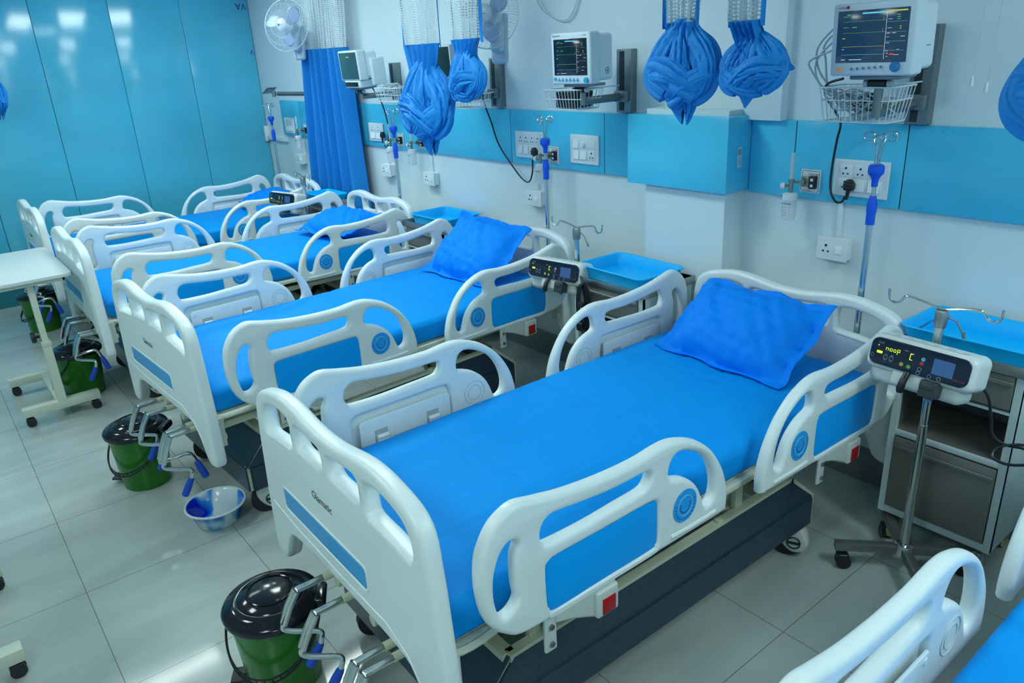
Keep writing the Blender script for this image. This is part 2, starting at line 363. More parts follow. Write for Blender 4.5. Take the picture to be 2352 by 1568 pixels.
def rail(root, side, head):
    """side +1: towards +x; outward normal is side*x"""
    x = .5 if side > 0 else -.527
    if head: ys_, y0, z0 = -.955, -.035, .548
    else: ys_, y0, z0 = 1.0, -2.015, .577
    if side < 0: z0 += .012
    def MM(dx): return Matrix(((0, 0, side, x+side*dx), (ys_, 0, 0, y0), (0, 1, 0, z0), (0, 0, 0, 1)))
    g = G(); g.add(*RV, MM(0)); g.add(*WEBV, MM(.004))
    # raised bead round the disc field
    bead = [(.66,.030),(.72,.026),(.80,.026),(.86,.028)]
    g.tube([MM(.0165) @ Vector((p.x, p.y, 0)) for p in smooth_poly(bead, False, 4)], .009, 8)
    r = g.build('side_rail', PLASTIC, root, 40)
    # outer face : coloured insert and round badge
    G().add(*INSV, MM(.0115)).build('insert_panel', BLUEIN, r)
    d = G(); c = (.717, .112)
    ring = [MM(.0213) @ Vector((c[0]+.05*math.cos(a), c[1]+.052*math.sin(a), 0)) for a in np.linspace(0, 2*PI, 33)[:-1]]
    ring2 = [MM(.0225) @ Vector((c[0]+.05*math.cos(a), c[1]+.052*math.sin(a), 0)) for a in np.linspace(0, 2*PI, 33)[:-1]]
    V = [tuple(p) for p in ring+ring2]; n = 32
    d.add(V, [tuple(range(n)), tuple(range(n, 2*n))]+[(i, (i+1) % n, n+(i+1) % n, n+i) for i in range(n)])
    b = d.build('round_badge', STRIP if False else mat('badge_blue', (.012, .36, .90), .4), r)
    k = G()
    k.tube([MM(.0226) @ Vector((c[0]+.031*math.cos(a), c[1]+.032*math.sin(a), 0)) for a in np.linspace(0, 2*PI, 33)[:-1]], .0018, 6, True)
    b2 = k.build('badge_ring', mat('badge_line', (.20, .48, .62), .4), b)
    k = G()
    for i in range(15):
        a = PI*.92+i*PI*1.16/14
        for rad in (.041, .021):
            q = MM(.0226) @ Vector((c[0]+rad*math.cos(a), c[1]+rad*1.03*math.sin(a), 0)); k.box((q.x-.0006, q.y-.0016, q.z-.0018), (q.x+.0006, q.y+.0016, q.z+.0018))
    k.build('badge_marks', mat('badge_dark', (.004, .05, .32), .4), b)
    # inner face : hinge plate with screws, hinge blocks, rod and the round seat
    h = G()
    pv = plate([(.225,.0),(.235,-.0),(.59,0),(.60,.01),(.60,.145),(.59,.155),(.235,.155),(.225,.145)], [], .004, .002, 1, 1, sm=False)
    h.add(*pv, MM(-.0235))
    for s_, z_ in ((.245,.135),(.41,.135),(.58,.135),(.245,.03),(.58,.03)):
        a = MM(-.027) @ Vector((s_, z_, 0)); h.cyl(a, a+Vector((-side*.0025, 0, 0)), .009, 14)
    h.build('hinge_plate', PLASTIC, r)
    q = G()
    for s_ in (.305, .52):
        a = MM(-.028) @ Vector((s_, .085, 0)); q.box((a.x-.001, a.y-.026, a.z-.030), (a.x+.001, a.y+.026, a.z+.022))
    a = MM(-.028) @ Vector((.41, .045, 0)); q.box((a.x-.001, a.y-.06, a.z-.03), (a.x+.001, a.y+.06, a.z+.018))
    q.build('hinge_recess', mat('recess_grey', (.36, .45, .46), .5), r)
    for s_ in (.305, .52):
        q = G(); a = MM(-.036) @ Vector((s_, .082, 0)); q.cyl(a+Vector((0, -.022, 0)), a+Vector((0, .022, 0)), .009, 12); q.box((a.x-.008, a.y-.020, a.z-.07), (a.x+.006, a.y+.020, a.z)); q.build('hinge_block', PLASTIC, r)
    for ds in (-.035, .035):
        q = G(); a = MM(-.036) @ Vector((.41+ds, .025, 0)); q.cyl(a+Vector((0, -.022, 0)), a+Vector((0, .022, 0)), .012, 12); q.build('hinge_roller', PLASTIC, r)
    a = MM(-.036) @ Vector((.41, .025, 0)); G().cyl(a+Vector((0, -.03, 0)), a+Vector((0, .03, 0)), .005, 10).build('hinge_rod', CHROME, r)
    k = G()
    for rad in (.030, .046):
        k.tube([MM(-.0208) @ Vector((c[0]+rad*math.cos(a), c[1]+rad*math.sin(a), 0)) for a in np.linspace(0, 2*PI, 29)[:-1]], .0014, 6, True)
    k.build('round_seat', mat('plastic_shade', (.50, .60, .62), .4), r)
    # release housing and red button under the rail (always nearer the wall side)
    yb = y0+ys_*(.345 if not head else .40)
    ref = yb
    R = G()
    prof = [(-.12, .0), (.10, .0), (.105, -.03), (.095, -.085), (.07, -.098), (.02, -.095), (-.06, -.055), (-.12, -.035)]
    R.add(*plate(prof, [], .024, .010, 3, 1, sm=False), Matrix(((0, 0, side, x-side*.008), (1, 0, 0, ref), (0, 1, 0, z0+.008), (0, 0, 0, 1))))
    R.rbox((min(x, x+side*.028), ref+.02, z0-.088), (max(x, x+side*.028), ref+.10, z0-.004), .008, 2)
    rl = R.build('release_housing', mat('housing_white', (.56, .63, .60), .4), r)
    G().rbox((min(x+side*.027, x+side*.031), ref+.037, z0-.08), (max(x+side*.027, x+side*.031), ref+.085, z0-.03), .003, 1).build('release_button', RED, rl)
    k = G()
    yb2 = ref-.13
    k.rbox((min(x+side*.012, x+side*.0), yb2-.02, z0-.11), (max(x+side*.012, x), yb2+.02, z0+.01), .006, 2)
    bk = k.build('rail_bracket', mat('bracket_white', (.55, .62, .60), .4), r)
    for dz in (-.03, -.085): G().cyl((x+side*.012, yb2, z0+dz), (x+side*.018, yb2, z0+dz), .008, 10).build('bolt', DSTEEL, bk)
    return r

HALF = [(0,1.010),(.08,1.014),(.15,1.025),(.225,1.035),(.30,1.033),(.37,1.020),(.43,1.002),(.47,.972),(.488,.93),(.496,.87),(.505,.80),(.513,.70),(.521,.62),(.525,.55),(.527,.42),(.515,.385),(.47,.378),(.43,.40),(.405,.45),(.375,.50),(.33,.527),(.2,.535),(0,.537)]
HOLES = [[(.222,.905),(.235,.886),(.31,.880),(.41,.868),(.432,.880),(.434,.915),(.415,.950),(.38,.970),(.31,.984),(.245,.982),(.222,.965)], [(.022,.920),(.038,.905),(.10,.903),(.17,.902),(.190,.915),(.192,.955),(.175,.975),(.12,.973),(.045,.966),(.022,.955)]]
def end_panel(root, head):
    y = 0.0 if head else -2.105; dz = -.083 if head else 0
    out = HALF+[(-a, b) for a, b in reversed(HALF[1:-1])]
    hs = []
    for q in HOLES: hs += [q, [(-a, b) for a, b in reversed(q)]]
    s1 = rrect(-.352, .634, .172, .700, .012) if not head else rrect(-.24, .64, .24, .70, .015)
    nsd = -1 if not head else 1
    pv = plate(out, hs, .026, .017, 5, 2)
    # face towards the room (foot) : normal -y ; head panel: strip visible from the room side too
    g = G(); g.add(*pv, MXZ(y, 0, dz))
    g.tube([(a, y-.0245, b+dz) for a, b in rrect((-.36 if not head else -.248), (.627 if not head else .632), (.180 if not head else .248), .708, .02)], .0045, 6, True)
    # moulded step line along the lower field and ridge under the openings
    for sg in (1, -1):
        g.tube([(sg*a, y-.020, b+dz) for a, b in [(.43,.855),(.36,.866),(.29,.872),(.235,.876)]], .0075, 8)
        g.tube([(sg*a, y-.020, b+dz) for a, b in [(.18,.893),(.10,.894),(.03,.896)]], .0075, 8)
    g.tube([(a, y-.0235, b+dz) for a, b in [(-.47,.60),(-.30,.585),(0,.580),(.26,.585),(.36,.55),(.43,.47)]], .005, 6)
    p = g.build('head_panel' if head else 'foot_panel', PLASTIC, root, 40)
    G().add(*plate(s1, [], .002, .001, 1, 1, sm=False), MXZ(y-.0252, 0, dz)).build('blue_inlay', STRIP if not head else mat('navy_inlay', (.004, .06, .36), .4), p)
    if not head:
        t = G(); v, f = text('Glamatic', .036, .0003, shear=.1); t.add(v, f, MXZ(y-.0264, -.118, .782)); t.build('logo_lettering', mat('ink_dark', (.03, .05, .06), .5), p)
    # brackets that hook the panel to the frame
    for sg in (-1, 1):
        k = G(); yy = (y-.02, y-.0) if head else (y+.02, y+.05)
        if head: k.box((sg*.40-.02, y-.05, .44), (sg*.40+.02, y-.02, .56))
        else: k.box((sg*.44-.02, y+.02, .44), (sg*.44+.02, y+.06, .565))
        for dz2 in (.47, .55): k.cyl((sg*.43, (y-.05 if head else y+.06), dz2), (sg*.43, (y-.06 if head else y+.07), dz2), .014, 12)
        k.build('panel_bracket', mat('bracket_cream', (.60, .64, .55), .4), root)
    return p

def caster(root, x, y, rz):
    M_ = T(x, y, 0, 0, 0, rz) @ Matrix.Scale(1.12, 4); g = G()
    g.rbox((-.028, -.035, .10), (.028, .045, .175), .02, 3, M_)
    hub = [(-.06, .062), (-.045, .105), (0, .135), (.035, .12), (.045, .09), (.03, .05), (0, .022), (-.03, .022), (-.052, .036)]
    g.add(*plate(hub, [], .026, .012, 3, 3), M_ @ MYZ(0))
    g.cyl((0, 0, .15), (0, 0, .19), .018, 14, M=M_)
    c = g.build('caster', mat('caster_white', (.62, .66, .60), .35), root)
    g = G(); g.cyl((-.014, .014, .056), (.014, .014, .056), .056, 28, M=M_); 
    g.build('caster_tyre', RUBBER, c)
    for sx in (-1, 1):
        g = G(); g.tube([M_ @ Vector((sx*.0265, -.012+.022*math.cos(a), .062+.022*math.sin(a))) for a in np.linspace(0, 2*PI, 21)[:-1]], .003, 6, True)
        g.box((min(sx*.0262, sx*.0285), -.032, .057), (max(sx*.0262, sx*.0285), .008, .067), M_)
        g.build('wheel_badge', BLACK, c)
    return c

def crank(root, x, z, lean, kind=0):
    g = G(); y = -2.11
    g.cyl((x, y+.10, z), (x, y-.015, z), .013, 12)
    c = g.build('crank', CREAM, root)
    g = G(); g.cyl((x, y-.015, z), (x, y-.10, z), .0105, 12)
    for d in (-.008, .008): g.tube([(x+d, y-.10, z), (x+d+lean*.4, y-.125, z-.05), (x+d+lean, y-.145, z-.115)], .0095, 8)
    e = (x+lean, y-.145, z-.115)
    pts = [e, (e[0], e[1]-.004, e[2]-.018), (e[0]+.02, e[1]+.02, e[2]-.028), (e[0]+.055, e[1]+.075, e[2]-.036), (e[0]+.068, e[1]+.085, e[2]-.045), (e[0]+.066, e[1]+.078, e[2]-.075)]
    if kind: pts = [e, (e[0]+.01, e[1], e[2]-.01), (e[0]+.03, e[1]+.05, e[2]), (e[0]+.04, e[1]+.10, e[2]+.005), (e[0]+.045, e[1]+.12, e[2]-.01), (e[0]+.05, e[1]+.13, e[2]-.04)]
    P = smooth_poly(pts, False, 4); g.tube(P, .0085, 10); g.build('crank_arm', CHROME, c)
    q = Vector(pts[-1]); dv = Vector((-.022, -.035, -.078)) if not kind else Vector((.02, .02, -.078))
    G().tube([q+dv*t for t in (-.05, 0, .15, .5, 1, 1.06)], [.006, .010, .013, .0155, .0155, .010], 14).build('crank_grip', GRIP, c)
    return c

def make_bed(label):
    root = thing('hospital_bed', label, 'bed', (0, 0, 0), 0, 'hospital beds in a row along the wall')
    end_panel(root, False); end_panel(root, True)
    for s_ in (1, -1):
        for h in (False, True): rail(root, s_, h)
    # upper deck
    g = G()
    for s_ in (-1, 1): g.rbox((s_*.425-.014, -2.05, .545), (s_*.425+.014, -.04, .570), .005, 2)
    for y in (-2.05, -1.38, -.85, -.06): g.rbox((-.43, y-.02, .535), (.43, y+.02, .568), .006, 2)
    g.tube(smooth_poly([(.435, -1.9, .562), (.445, -2.0, .562), (.42, -2.065, .562), (.3, -2.07, .562), (-.3, -2.07, .562), (-.42, -2.065, .562), (-.445, -2.0, .562), (-.435, -1.9, .562)], False, 3), .011, 8)
    g.rbox((-.41, -2.03, .560), (.41, -.07, .571), .003, 1)
    g.build('deck_frame', mat('cream_deck', (.62, .66, .52), .4), root)
    # base : chamfer ended chassis with dark covers, set in under the deck
    prof = [(-1.97, .15), (-1.97, .27), (-1.85, .405), (-.53, .405), (-.375, .27), (-.375, .15)]
    g = G(); BX = .385
    for s_ in (-1, 1):
        x = s_*BX
        P = [Vector((x, a, b)) for a, b in prof]
        for a, b in zip(P[:-1], P[1:]):
            d = (b-a).normalized(); L = (b-a).length; ang = math.atan2(d.z, d.y)
            hw_ = .008 if max(a.y, b.y) < -1.8 else .015
            g.box((-hw_, -.002, -.026), (hw_, L+.002, .0), Matrix.Translation(a) @ Euler((ang, 0, 0)).to_matrix().to_4x4())
    for (y, z, h) in ((-1.85, .375, .03), (-.53, .375, .03), (-1.955, .16, .04), (-.39, .16, .04)):
        g.box((-BX, y-.02, z), (BX, y+.02, z+h))
    for s_ in (-1, 1):
        for y in (-1.72, -.95): g.rbox((s_*BX-.012, y-.012, .40), (s_*BX+.012, y+.012, .412), .003, 1)
    bf = g.build('base_frame', CREAM, root)
    g = G()
    for s_ in (-1, 1):
        x = s_*(BX+.016)
        V = [(x, a, b) for a, b in [(-1.955, .148), (-1.955, .27), (-1.84, .392), (-.54, .392), (-.39, .27), (-.39, .148)]]
        V2 = [(x-s_*.012, b, c) for _, b, c in V]
        g.add(V+V2, [tuple(range(6)), tuple(range(6, 12))]+[(i, (i+1) % 6, 6+(i+1) % 6, 6+i) for i in range(6)])
        g.box((min(x, x+s_*.006), -1.95, .148), (max(x, x+s_*.006), -.392, .262))
    g.box((-BX-.01, -1.976, .150), (BX+.01, -1.968, .268)); g.box((-BX+.03, -.374, .155), (BX-.03, -.366, .265))
    pts = [(-BX-.01, -1.972, .268), (BX+.01, -1.972, .268), (BX+.01, -1.855, .40), (-BX-.01, -1.855, .40)]
    g.add(pts+[(p[0], p[1]+.008, p[2]-.004) for p in pts], [(0, 1, 2, 3), (7, 6, 5, 4), (0, 4, 5, 1), (1, 5, 6, 2), (2, 6, 7, 3), (3, 7, 4, 0)])
    g.build('base_cover', NAVY, root)
    # lifting linkage between base and deck
    g = G()
    for s_ in (-1, 1):
        for y in (-1.55, -.75):
            g.tube([(s_*.31, y-.12, .34), (s_*.31, y+.05, .54)], .020, 6); g.cyl((s_*.28, y-.12, .34), (s_*.34, y-.12, .34), .03, 12)
        g.box((s_*.37-.008, -.85, .40), (s_*.37+.008, -.81, .55)); g.box((s_*.37-.008, -1.77, .40), (s_*.37+.008, -1.73, .55))
        g.rbox((s_*.36-.015, -2.02, .475), (s_*.36+.015, -.10, .505), .004, 1)
    g.tube([(-.36, -1.62, .40), (.36, -1.62, .40)], .022, 12); g.tube([(-.36, -.84, .38), (.36, -.84, .38)], .022, 12)
    g.tube([(.1, -2.1, .47), (.1, -1.2, .46)], .018, 10); g.tube([(-.12, -2.1, .47), (-.12, -1.2, .46)], .018, 10)
    g.build('lift_linkage', CREAM, root)
    for s_, y, rz in ((1, -.43, 2.0), (-1, -.43, -.2), (1, -1.88, 2.72), (-1, -1.88, 2.9)): caster(root, s_*.355, y, rz)
    for x, z, l, k in ((-.16, .475, -.03, 0), (-.03, .475, -.025, 0), (.21, .47, -.01, 1), (.26, .47, -.01, 0)): crank(root, x, z, l, k)
    return root

BEDS = dict(A=((-1.672, -.279), -.010), B=((-3.545, -.283), .055), C=((-5.175, -.285), 0.0), D=((-6.68, -.285), 0.0), E=((.055, -.279), 0.0))
bedA = make_bed('nearest bed shown whole, white rails with blue inserts, head at the wall')
bedA.location = (*BEDS['A'][0], 0); bedA.rotation_euler = (0, 0, BEDS['A'][1])
for k, lb in (('B', 'second whole bed from the camera, white moulded rails, tilted pillow against its head panel'),
              ('C', 'third bed back, white moulded rails with blue badges, long blue curtain behind its head'),
              ('D', 'farthest bed, white moulded rails, standing beside the turquoise wall'),
              ('E', 'white railed bed cut off by the lower right corner of the photo')):
    dup(bedA, (*BEDS[k][0], 0), BEDS[k][1], lb)

def noise2(x, y, s=0):
    return math.sin(x*3.1+s)*math.cos(y*2.3-s)+.5*math.sin(x*7.3+y*5.1+2*s)+.3*math.sin(y*11+x*2+s*3)
def make_mattress(k, label, seed, tuck=True):
    (x, y), rz = BEDS[k]
    def disp(p):
        px, py, pz = p
        ex = min(1, (.435-abs(px+.015))/.12); ey = min(1, min(py+2.04, -.06-py)/.10)
        if pz > .60:
            t = max(0, (pz-.60)/.096); z = pz + t*(.0035*noise2(px*1.6, py*1.2, seed) + .006*max(0, ex)*max(0, ey))
            # fold lines pressed into the sheet
            for f in (-.20+.02*seed, .17, .02): z -= .0042*math.exp(-((px-f-.014*math.sin(py*4+seed+9*f))/.010)**2)*t; z += .0022*math.exp(-((px-f-.018-.014*math.sin(py*4+seed+9*f))/.012)**2)*t
            for f in (-1.55, -1.02, -.55): z -= .0034*math.exp(-((py-f-.01*math.sin(px*5))/.011)**2)*t
            sag = .02*math.exp(-((py+2.06)/.05)**2); pz = z-sag*t
        else:
            px += .002*math.sin(py*9+seed)*math.copysign(1, px); 
            if py < -1.98: pz -= .0; py += .012*math.sin(px*22+seed)*(1 if abs(px) > .3 else .4)
        return (px, py, pz)
    g = G().rbox((-.463, -2.045, .573), (.428, -.065, .686), .03, 4, nn=(88, 130, 3), disp=disp)
    # tucked corner folds at the foot
    o = g.build('mattress', SHEET, None, 60)
    for s_ in (): pass
    o.location = (x, y, 0); o.rotation_euler = (0, 0, rz)
    return tag(o, label, 'mattress', 'sheeted mattresses on the beds')
for k, lb, sd in (('A', 'mattress in bright blue sheet on the nearest whole bed', 1.0), ('B', 'mattress in bright blue sheet on the second whole bed', 2.3),
                  ('C', 'mattress in blue sheet on the third bed back', 3.9), ('D', 'mattress in blue sheet on the farthest bed, beside the turquoise wall', 5.2),
                  ('E', 'mattress in blue sheet cut off by the lower right corner of the photo', 6.6)):
    make_mattress(k, lb, sd)

def pillow(loc, rot, W, H, thick, label, seed=0, mt=None):
    """pillow case with a flat flange all round; local x wide, y tall, z thick"""
    def surf(sgn):
        def fn(u, v):
            a, b = u*2-1, v*2-1
            fx, fy = min(1, (1-abs(a))*W/2/.045), min(1, (1-abs(b))*H/2/.045)
            ia, ib = min(1, abs(a)*W/(W-.09)), min(1, abs(b)*H/(H-.07))
            t = (max(0, 1-ia**3.0)*max(0, 1-ib**2.6))**.5
            t *= 1+.06*noise2(a*2, b*2, seed)
            wr = .007*noise2(a*3.2, b*2.7, seed+1)+.004*noise2(a*9, b*6, seed+2)*min(fx, fy)+.008*math.sin(a*9+b*4+seed)*math.exp(-((abs(b)-.8)/.2)**2)
            x = a*W/2*(1-.05*(1-abs(b)**2)*0+.02*math.sin(b*6+seed)); y = b*H/2*(1-.06*(1-a*a)*0+.03*math.sin(a*7+seed))
            edge = 1-min(fx, fy)
            z = sgn*(thick*.5*t+.0015) + wr*(1 if sgn > 0 else .6) + .010*math.sin(a*8+seed*2)*edge*(1 if abs(b) > .8 else .5)
            return (x, y, z)
        return fn
    g = G(); g.grid(surf(1), 48, 36); n = len(g.v)
    h = G(); h.grid(surf(-1), 48, 36); g.add(h.v, [tuple(reversed(f)) for f in h.f])
    # close the rim
    per = [i for i in range(49)]+[j*49+48 for j in range(1, 37)]+[36*49+i for i in range(47, -1, -1)]+[j*49 for j in range(35, 0, -1)]
    for i in range(len(per)):
        a, b = per[i], per[(i+1) % len(per)]; g.f.append((b, a, a+n, b+n))
    Mw = Matrix.Translation(loc) @ Euler(rot).to_matrix().to_4x4(); Mi = Mw.inverted(); V = []
    for i, p in enumerate(g.v):
        q = Mw @ Vector(p); lim = .698+(.0 if i >= n else .003)
        if q.z < lim: q.z = lim+.15*(lim-q.z)*0
        V.append(tuple(Mi @ q))
    g.v = V
    o = g.build('pillow', mt or PILLOW, None, 70, weld=False)
    o.location = loc; o.rotation_euler = rot
    return tag(o, label, 'pillow', 'blue pillows')
pillow((-1.715, -.56, .80), (math.radians(36), 0, math.radians(-2)), .62, .43, .21, 'flanged blue pillow leaning on the head panel of the nearest whole bed', 0.4)
pillow((-3.545, -.565, .835), (math.radians(42), math.radians(2), math.radians(3)), .60, .45, .19, 'flanged blue pillow leaning on the head panel of the second whole bed', 1.9)
pillow((-5.21, -.60, .785), (math.radians(12), 0, math.radians(10)), .60, .42, .15, 'plump blue pillow lying flat on the third bed back', 3.1)
pillow((-6.75, -.54, .775), (math.radians(10), 0, math.radians(-4)), .56, .42, .13, 'blue pillow on the farthest bed beside the turquoise wall', 4.4)

# ------------------------------------------------------------------ IV poles socketed in the bed corners
def iv_pole(x, y, z0, label, ang=0.0):
    t = thing('iv_pole', label, 'drip stand', (x, y, z0), ang, 'drip poles socketed at the bed heads')
    G().cyl((0, 0, 0), (0, 0, 1.24-z0), .0125, 16).build('lower_tube', CHROME, t)
    G().lathe([(.0, 1.225-z0), (.017, 1.225-z0), (.017, 1.27-z0), (.019, 1.275-z0), (.019, 1.30-z0), (.0115, 1.335-z0), (.0, 1.336-z0)], 20).build('clamp_sleeve', mat('blue_clamp', (.004, .10, .75), .35), t)
    G().cyl((0, 0, 1.33-z0), (0, 0, 1.385-z0), .008, 12).build('inner_tube', CHROME, t)
    g = G(); g.lathe([(0, 1.37-z0), (.012, 1.37-z0), (.013, 1.395-z0), (.020, 1.41-z0), (.028, 1.418-z0), (.030, 1.43-z0), (.029, 1.445-z0), (.022, 1.452-z0), (0, 1.452-z0)], 12)
    g.build('clamp_knob', mat('blue_clamp', '000000'), t)
    for k, (dx, sg) in enumerate(((-.011, -1), (.011, 1))):
        pts = [(dx*.7, 0, 1.44-z0), (dx*1.5, 0, 1.53-z0), (dx*2.2, .004, 1.553-z0)]
        cx, cz = dx*2.2+sg*.014, 1.553-z0
        for a in np.linspace(0, 1.75*PI, 14):
            pts.append((cx-sg*.019*math.cos(a), .004+.012*a/6*k, cz+.017*math.sin(a)))
        G().tube(pts, .0032, 8).build('drip_hook', CHROME, t)
    # second pair, turned across
    for sg in (-1, 1):
        pts = [(0, sg*.006, 1.44-z0), (0, sg*.018, 1.53-z0)]+[(0, sg*(.036-.018*math.cos(a)), 1.548-z0+.015*math.sin(a)) for a in np.linspace(0, 1.6*PI, 12)]
        G().tube(pts, .003, 8).build('drip_hook', CHROME, t)
    return t
iv_pole(-1.400, -.22, .46, 'chrome drip pole with blue clamps at the head of the nearest whole bed', .2)
iv_pole(-3.285, -.22, .46, 'chrome drip pole with blue clamps at the head of the second whole bed', .1)
iv_pole(-4.945, -.22, .46, 'chrome drip pole with blue clamps at the head of the third bed back', .3)
iv_pole(-7.195, -.22, .46, 'chrome drip pole with blue clamps at the farthest bed, against the bare wall corner', 0)

# ------------------------------------------------------------------ pump stands and pumps
def pump_stand(x, y, ang, hook, label, tip=1):
    t = thing('pump_stand', label, 'stand', (x, y, 0), ang, 'steel stands carrying infusion pumps')
    g = G(); g.lathe([(0, .075), (.034, .075), (.034, .118), (.024, .122), (0, .122)], 20); g.cyl((0, 0, .10), (0, 0, .62), .0165, 18); g.cyl((0, 0, .62), (0, 0, 1.0), .0145, 18)
    g.build('pole', CHROME, t)
    g = G(); g.lathe([(0, .985), (.019, .985), (.021, 1.0), (.021, 1.035), (.017, 1.045), (0, 1.045)], 18)
    g.tube([(.02, 0, 1.02), (.045, -.012, 1.01), (.07, -.02, .965)], .0035, 8); g.cyl((.068, -.02, .975), (.073, -.021, .955), .006, 8)
    g.build('clamp_collar', STEEL, t)
    c, s_ = math.cos(hook-ang), math.sin(hook-ang)
    prof = [(-.178, .035), (-.176, .012), (-.168, -.004), (-.152, -.010), (-.138, -.004), (-.126, .014), (-.112, .020), (-.06, .012), (0, .0)]
    pts = [(a, b) for a, b in prof]+[(-a, b) for a, b in reversed(prof[:-1])]
    P = smooth_poly([(a*c, a*s_, 1.048+b) for a, b in pts], False, 4)
    G().tube(P, .0045, 8).build('hook_bar', CHROME, t)
    for k in range(4):
        a = PI/2*k+.1; d = Vector((math.cos(a), math.sin(a), 0)); n = Vector((-d.y, d.x, 0))
        g = G(); M_ = Matrix(((d.x, n.x, 0, 0), (d.y, n.y, 0, 0), (0, 0, 1, 0), (0, 0, 0, 1)))
        g.rbox((.02, -.0165, .078), (.245, .0165, .112), .003, 1, M_); lg = g.build('leg', DSTEEL, t)
        g = G(); cx = .215
        g.cyl((cx, 0, .06), (cx, 0, .08), .008, 8, M=M_); g.rbox((cx-.024, -.020, .032), (cx+.02, .020, .062), .009, 2, M_)
        for sg in (-1, 1): g.cyl((cx-.006, sg*.007, .0265), (cx-.006, sg*.021, .0265), .0265, 20, M=M_)
        g.build('caster', BLACK, lg)
    return t
def seg7(g, ch, x, z, w_, h, th, M_):
    S = {'n': 'ceg', 'o': 'cdeg', 'p': 'abefg', 'C': 'adef'}[ch]
    R = dict(a=((x, z+h), (x+w_, z+h)), b=((x+w_, z+h/2), (x+w_, z+h)), c=((x+w_, z), (x+w_, z+h/2)), d=((x, z), (x+w_, z)), e=((x, z), (x, z+h/2)), f=((x, z+h/2), (x, z+h)), g=((x, z+h/2), (x+w_, z+h/2)))
    for k in S:
        (a, b), (c, d) = R[k]; g.box((min(a, c)-th, -.0004, min(b, d)-th), (max(a, c)+th, .0004, max(b, d)+th), M_)
def pump(x, y, z, rz, rx, label, lit=True, W=.35, cable=True):
    """x,y,z centre of the body; front faces local -y"""
    t = thing('infusion_pump', label, 'infusion pump', (x, y, z), rz, 'infusion pumps on steel stands')
    t.rotation_euler = (rx, 0, rz)
    h = W/2
    def disp(p):
        px, py, pz = p
        if py < 0: py -= .012*(1-(pz/.09)**2)*.6
        return (px, py, pz)
    g = G().rbox((-h, -.07, -.035), (h, .05, .085), .028, 5, nn=(16, 4, 6), disp=disp)
    b = g.build('pump_body', mat('pump_white', (.62, .70, .69), .3), t, 60)
    g = G().rbox((-h+.005, -.045, -.085), (h-.03, .045, -.02), .028, 4); g.rbox((-h+.10, -.075, -.072), (-h+.205, .0, -.020), .012, 3)
    g.build('syringe_bay', mat('pump_white', '000000'), t, 60)
    f = G().add(*plate(rrect(-h+.016, -.018, h-.014, .073, .026, 6), [], .004, .002, 2, 1, sm=False), MXZ(-.0775)).build('control_face', NAVYF, t)
    M_ = T(0, -.0822, 0)
    g = G()
    if lit:
        for i, ch in enumerate('noop'): seg7(g, ch, -h+.068+i*.0130, .036 if ch != 'p' else .0305, .0072, .016, .0007, M_)
    seg7(g, 'C', -h+.150, .026, .0075, .019, .0010, M_)
    g.build('readout', E_LIME, f)
    g = G(); 
    for i in range(3): g.box((-h+.040+i*.0065, -.0004, .020), (-h+.0455+i*.0065, .0004, .0285), M_)
    g.box((-h+.040, -.0004, .044), (-h+.0425, .0004, .048), M_)
    g.build('battery_lamps', E_LIME, f)
    for nm, c, cx, cz, r in (('button_yellow', mat('button_yellow', (.55, .38, .02), .4), .128, .004, .0065), ('button_green', mat('button_green', (.12, .42, .02), .4), .152, .002, .0065), ('button_red', mat('button_red2', (.55, .02, .05), .4), .190, .024, .0065), ('button_cyan', mat('button_cyan2', (.10, .42, .55), .4), .192, .038, .0065)):
        G().cyl((-h+cx, -.0825, cz), (-h+cx, -.0812, cz), r, 18).build(nm, c, f)
    g = G()
    for cx, cz, r in ((.026, .010, .0055), (.188, .004, .006), (.186, -.009, .006), (.222, -.010, .006), (.252, -.010, .006)):
        g.tube([(-h+cx+r*math.cos(a), -.0822, cz+r*math.sin(a)) for a in np.linspace(0, 2*PI, 15)[:-1]], .0006, 4, True)
    for cx in (.072, .092):
        g.tube([(-h+cx+.006*math.cos(a), -.0822, .012+.011*math.sin(a)) for a in np.linspace(0, 2*PI, 19)[:-1]], .0006, 4, True)
        for cz in (.006, .018): g.box((-h+cx-.0025, -.0826, cz-.0004), (-h+cx+.0025, -.0818, cz+.0004)); g.box((-h+cx-.0004, -.0826, cz-.002), (-h+cx+.0004, -.0818, cz+.002))
    for i in range(5): g.box((-h+.040+i*.004, -.0826, .052), (-h+.0405+i*.004, -.0818, .061))
    for i in range(2): g.box((-h+.128+i*.022, -.0826, .050-.004*i), (-h+.140+i*.022, -.0818, .0515-.004*i))
    g.build('face_marks', mat('mark_grey', (.35, .42, .45), .5), f)
    G().box((h-.125, -.0832, .002), (h-.060, -.0818, .052)).build('display', SCREENG if False else mat('pump_display', (.02, .05, .12), .15, emit=(.02, .06, .16), es=1), f)
    g = G(); v_, f_ = text('INFU 107', .009, .0002); g.add(v_, f_, MXZ(-.0822, h-.058, -.002)); g.build('red_lettering', mat('ink_red', (.35, .02, .03), .5), f)
    # paper label with handwriting on top
    l = G().box((-h+.03, -.052, .0850), (h-.045, -.012, .0858)).build('paper_label', mat('paper', (.66, .74, .74), .6), t)
    g = G()
    for k, xx in enumerate(np.linspace(-h+.06, h-.07, 6)):
        P = [(xx+.003*i, -.032+.005*math.sin(i*2.1+k), .0860) for i in range(9)]; g.tube(P, .0005, 4)
    g.build('handwriting', mat('ink_dark', '000000'), l)
    G().rbox((-.02, .045, -.03), (.025, .085, .04), .006, 1).build('pole_clamp', BLACK, t)
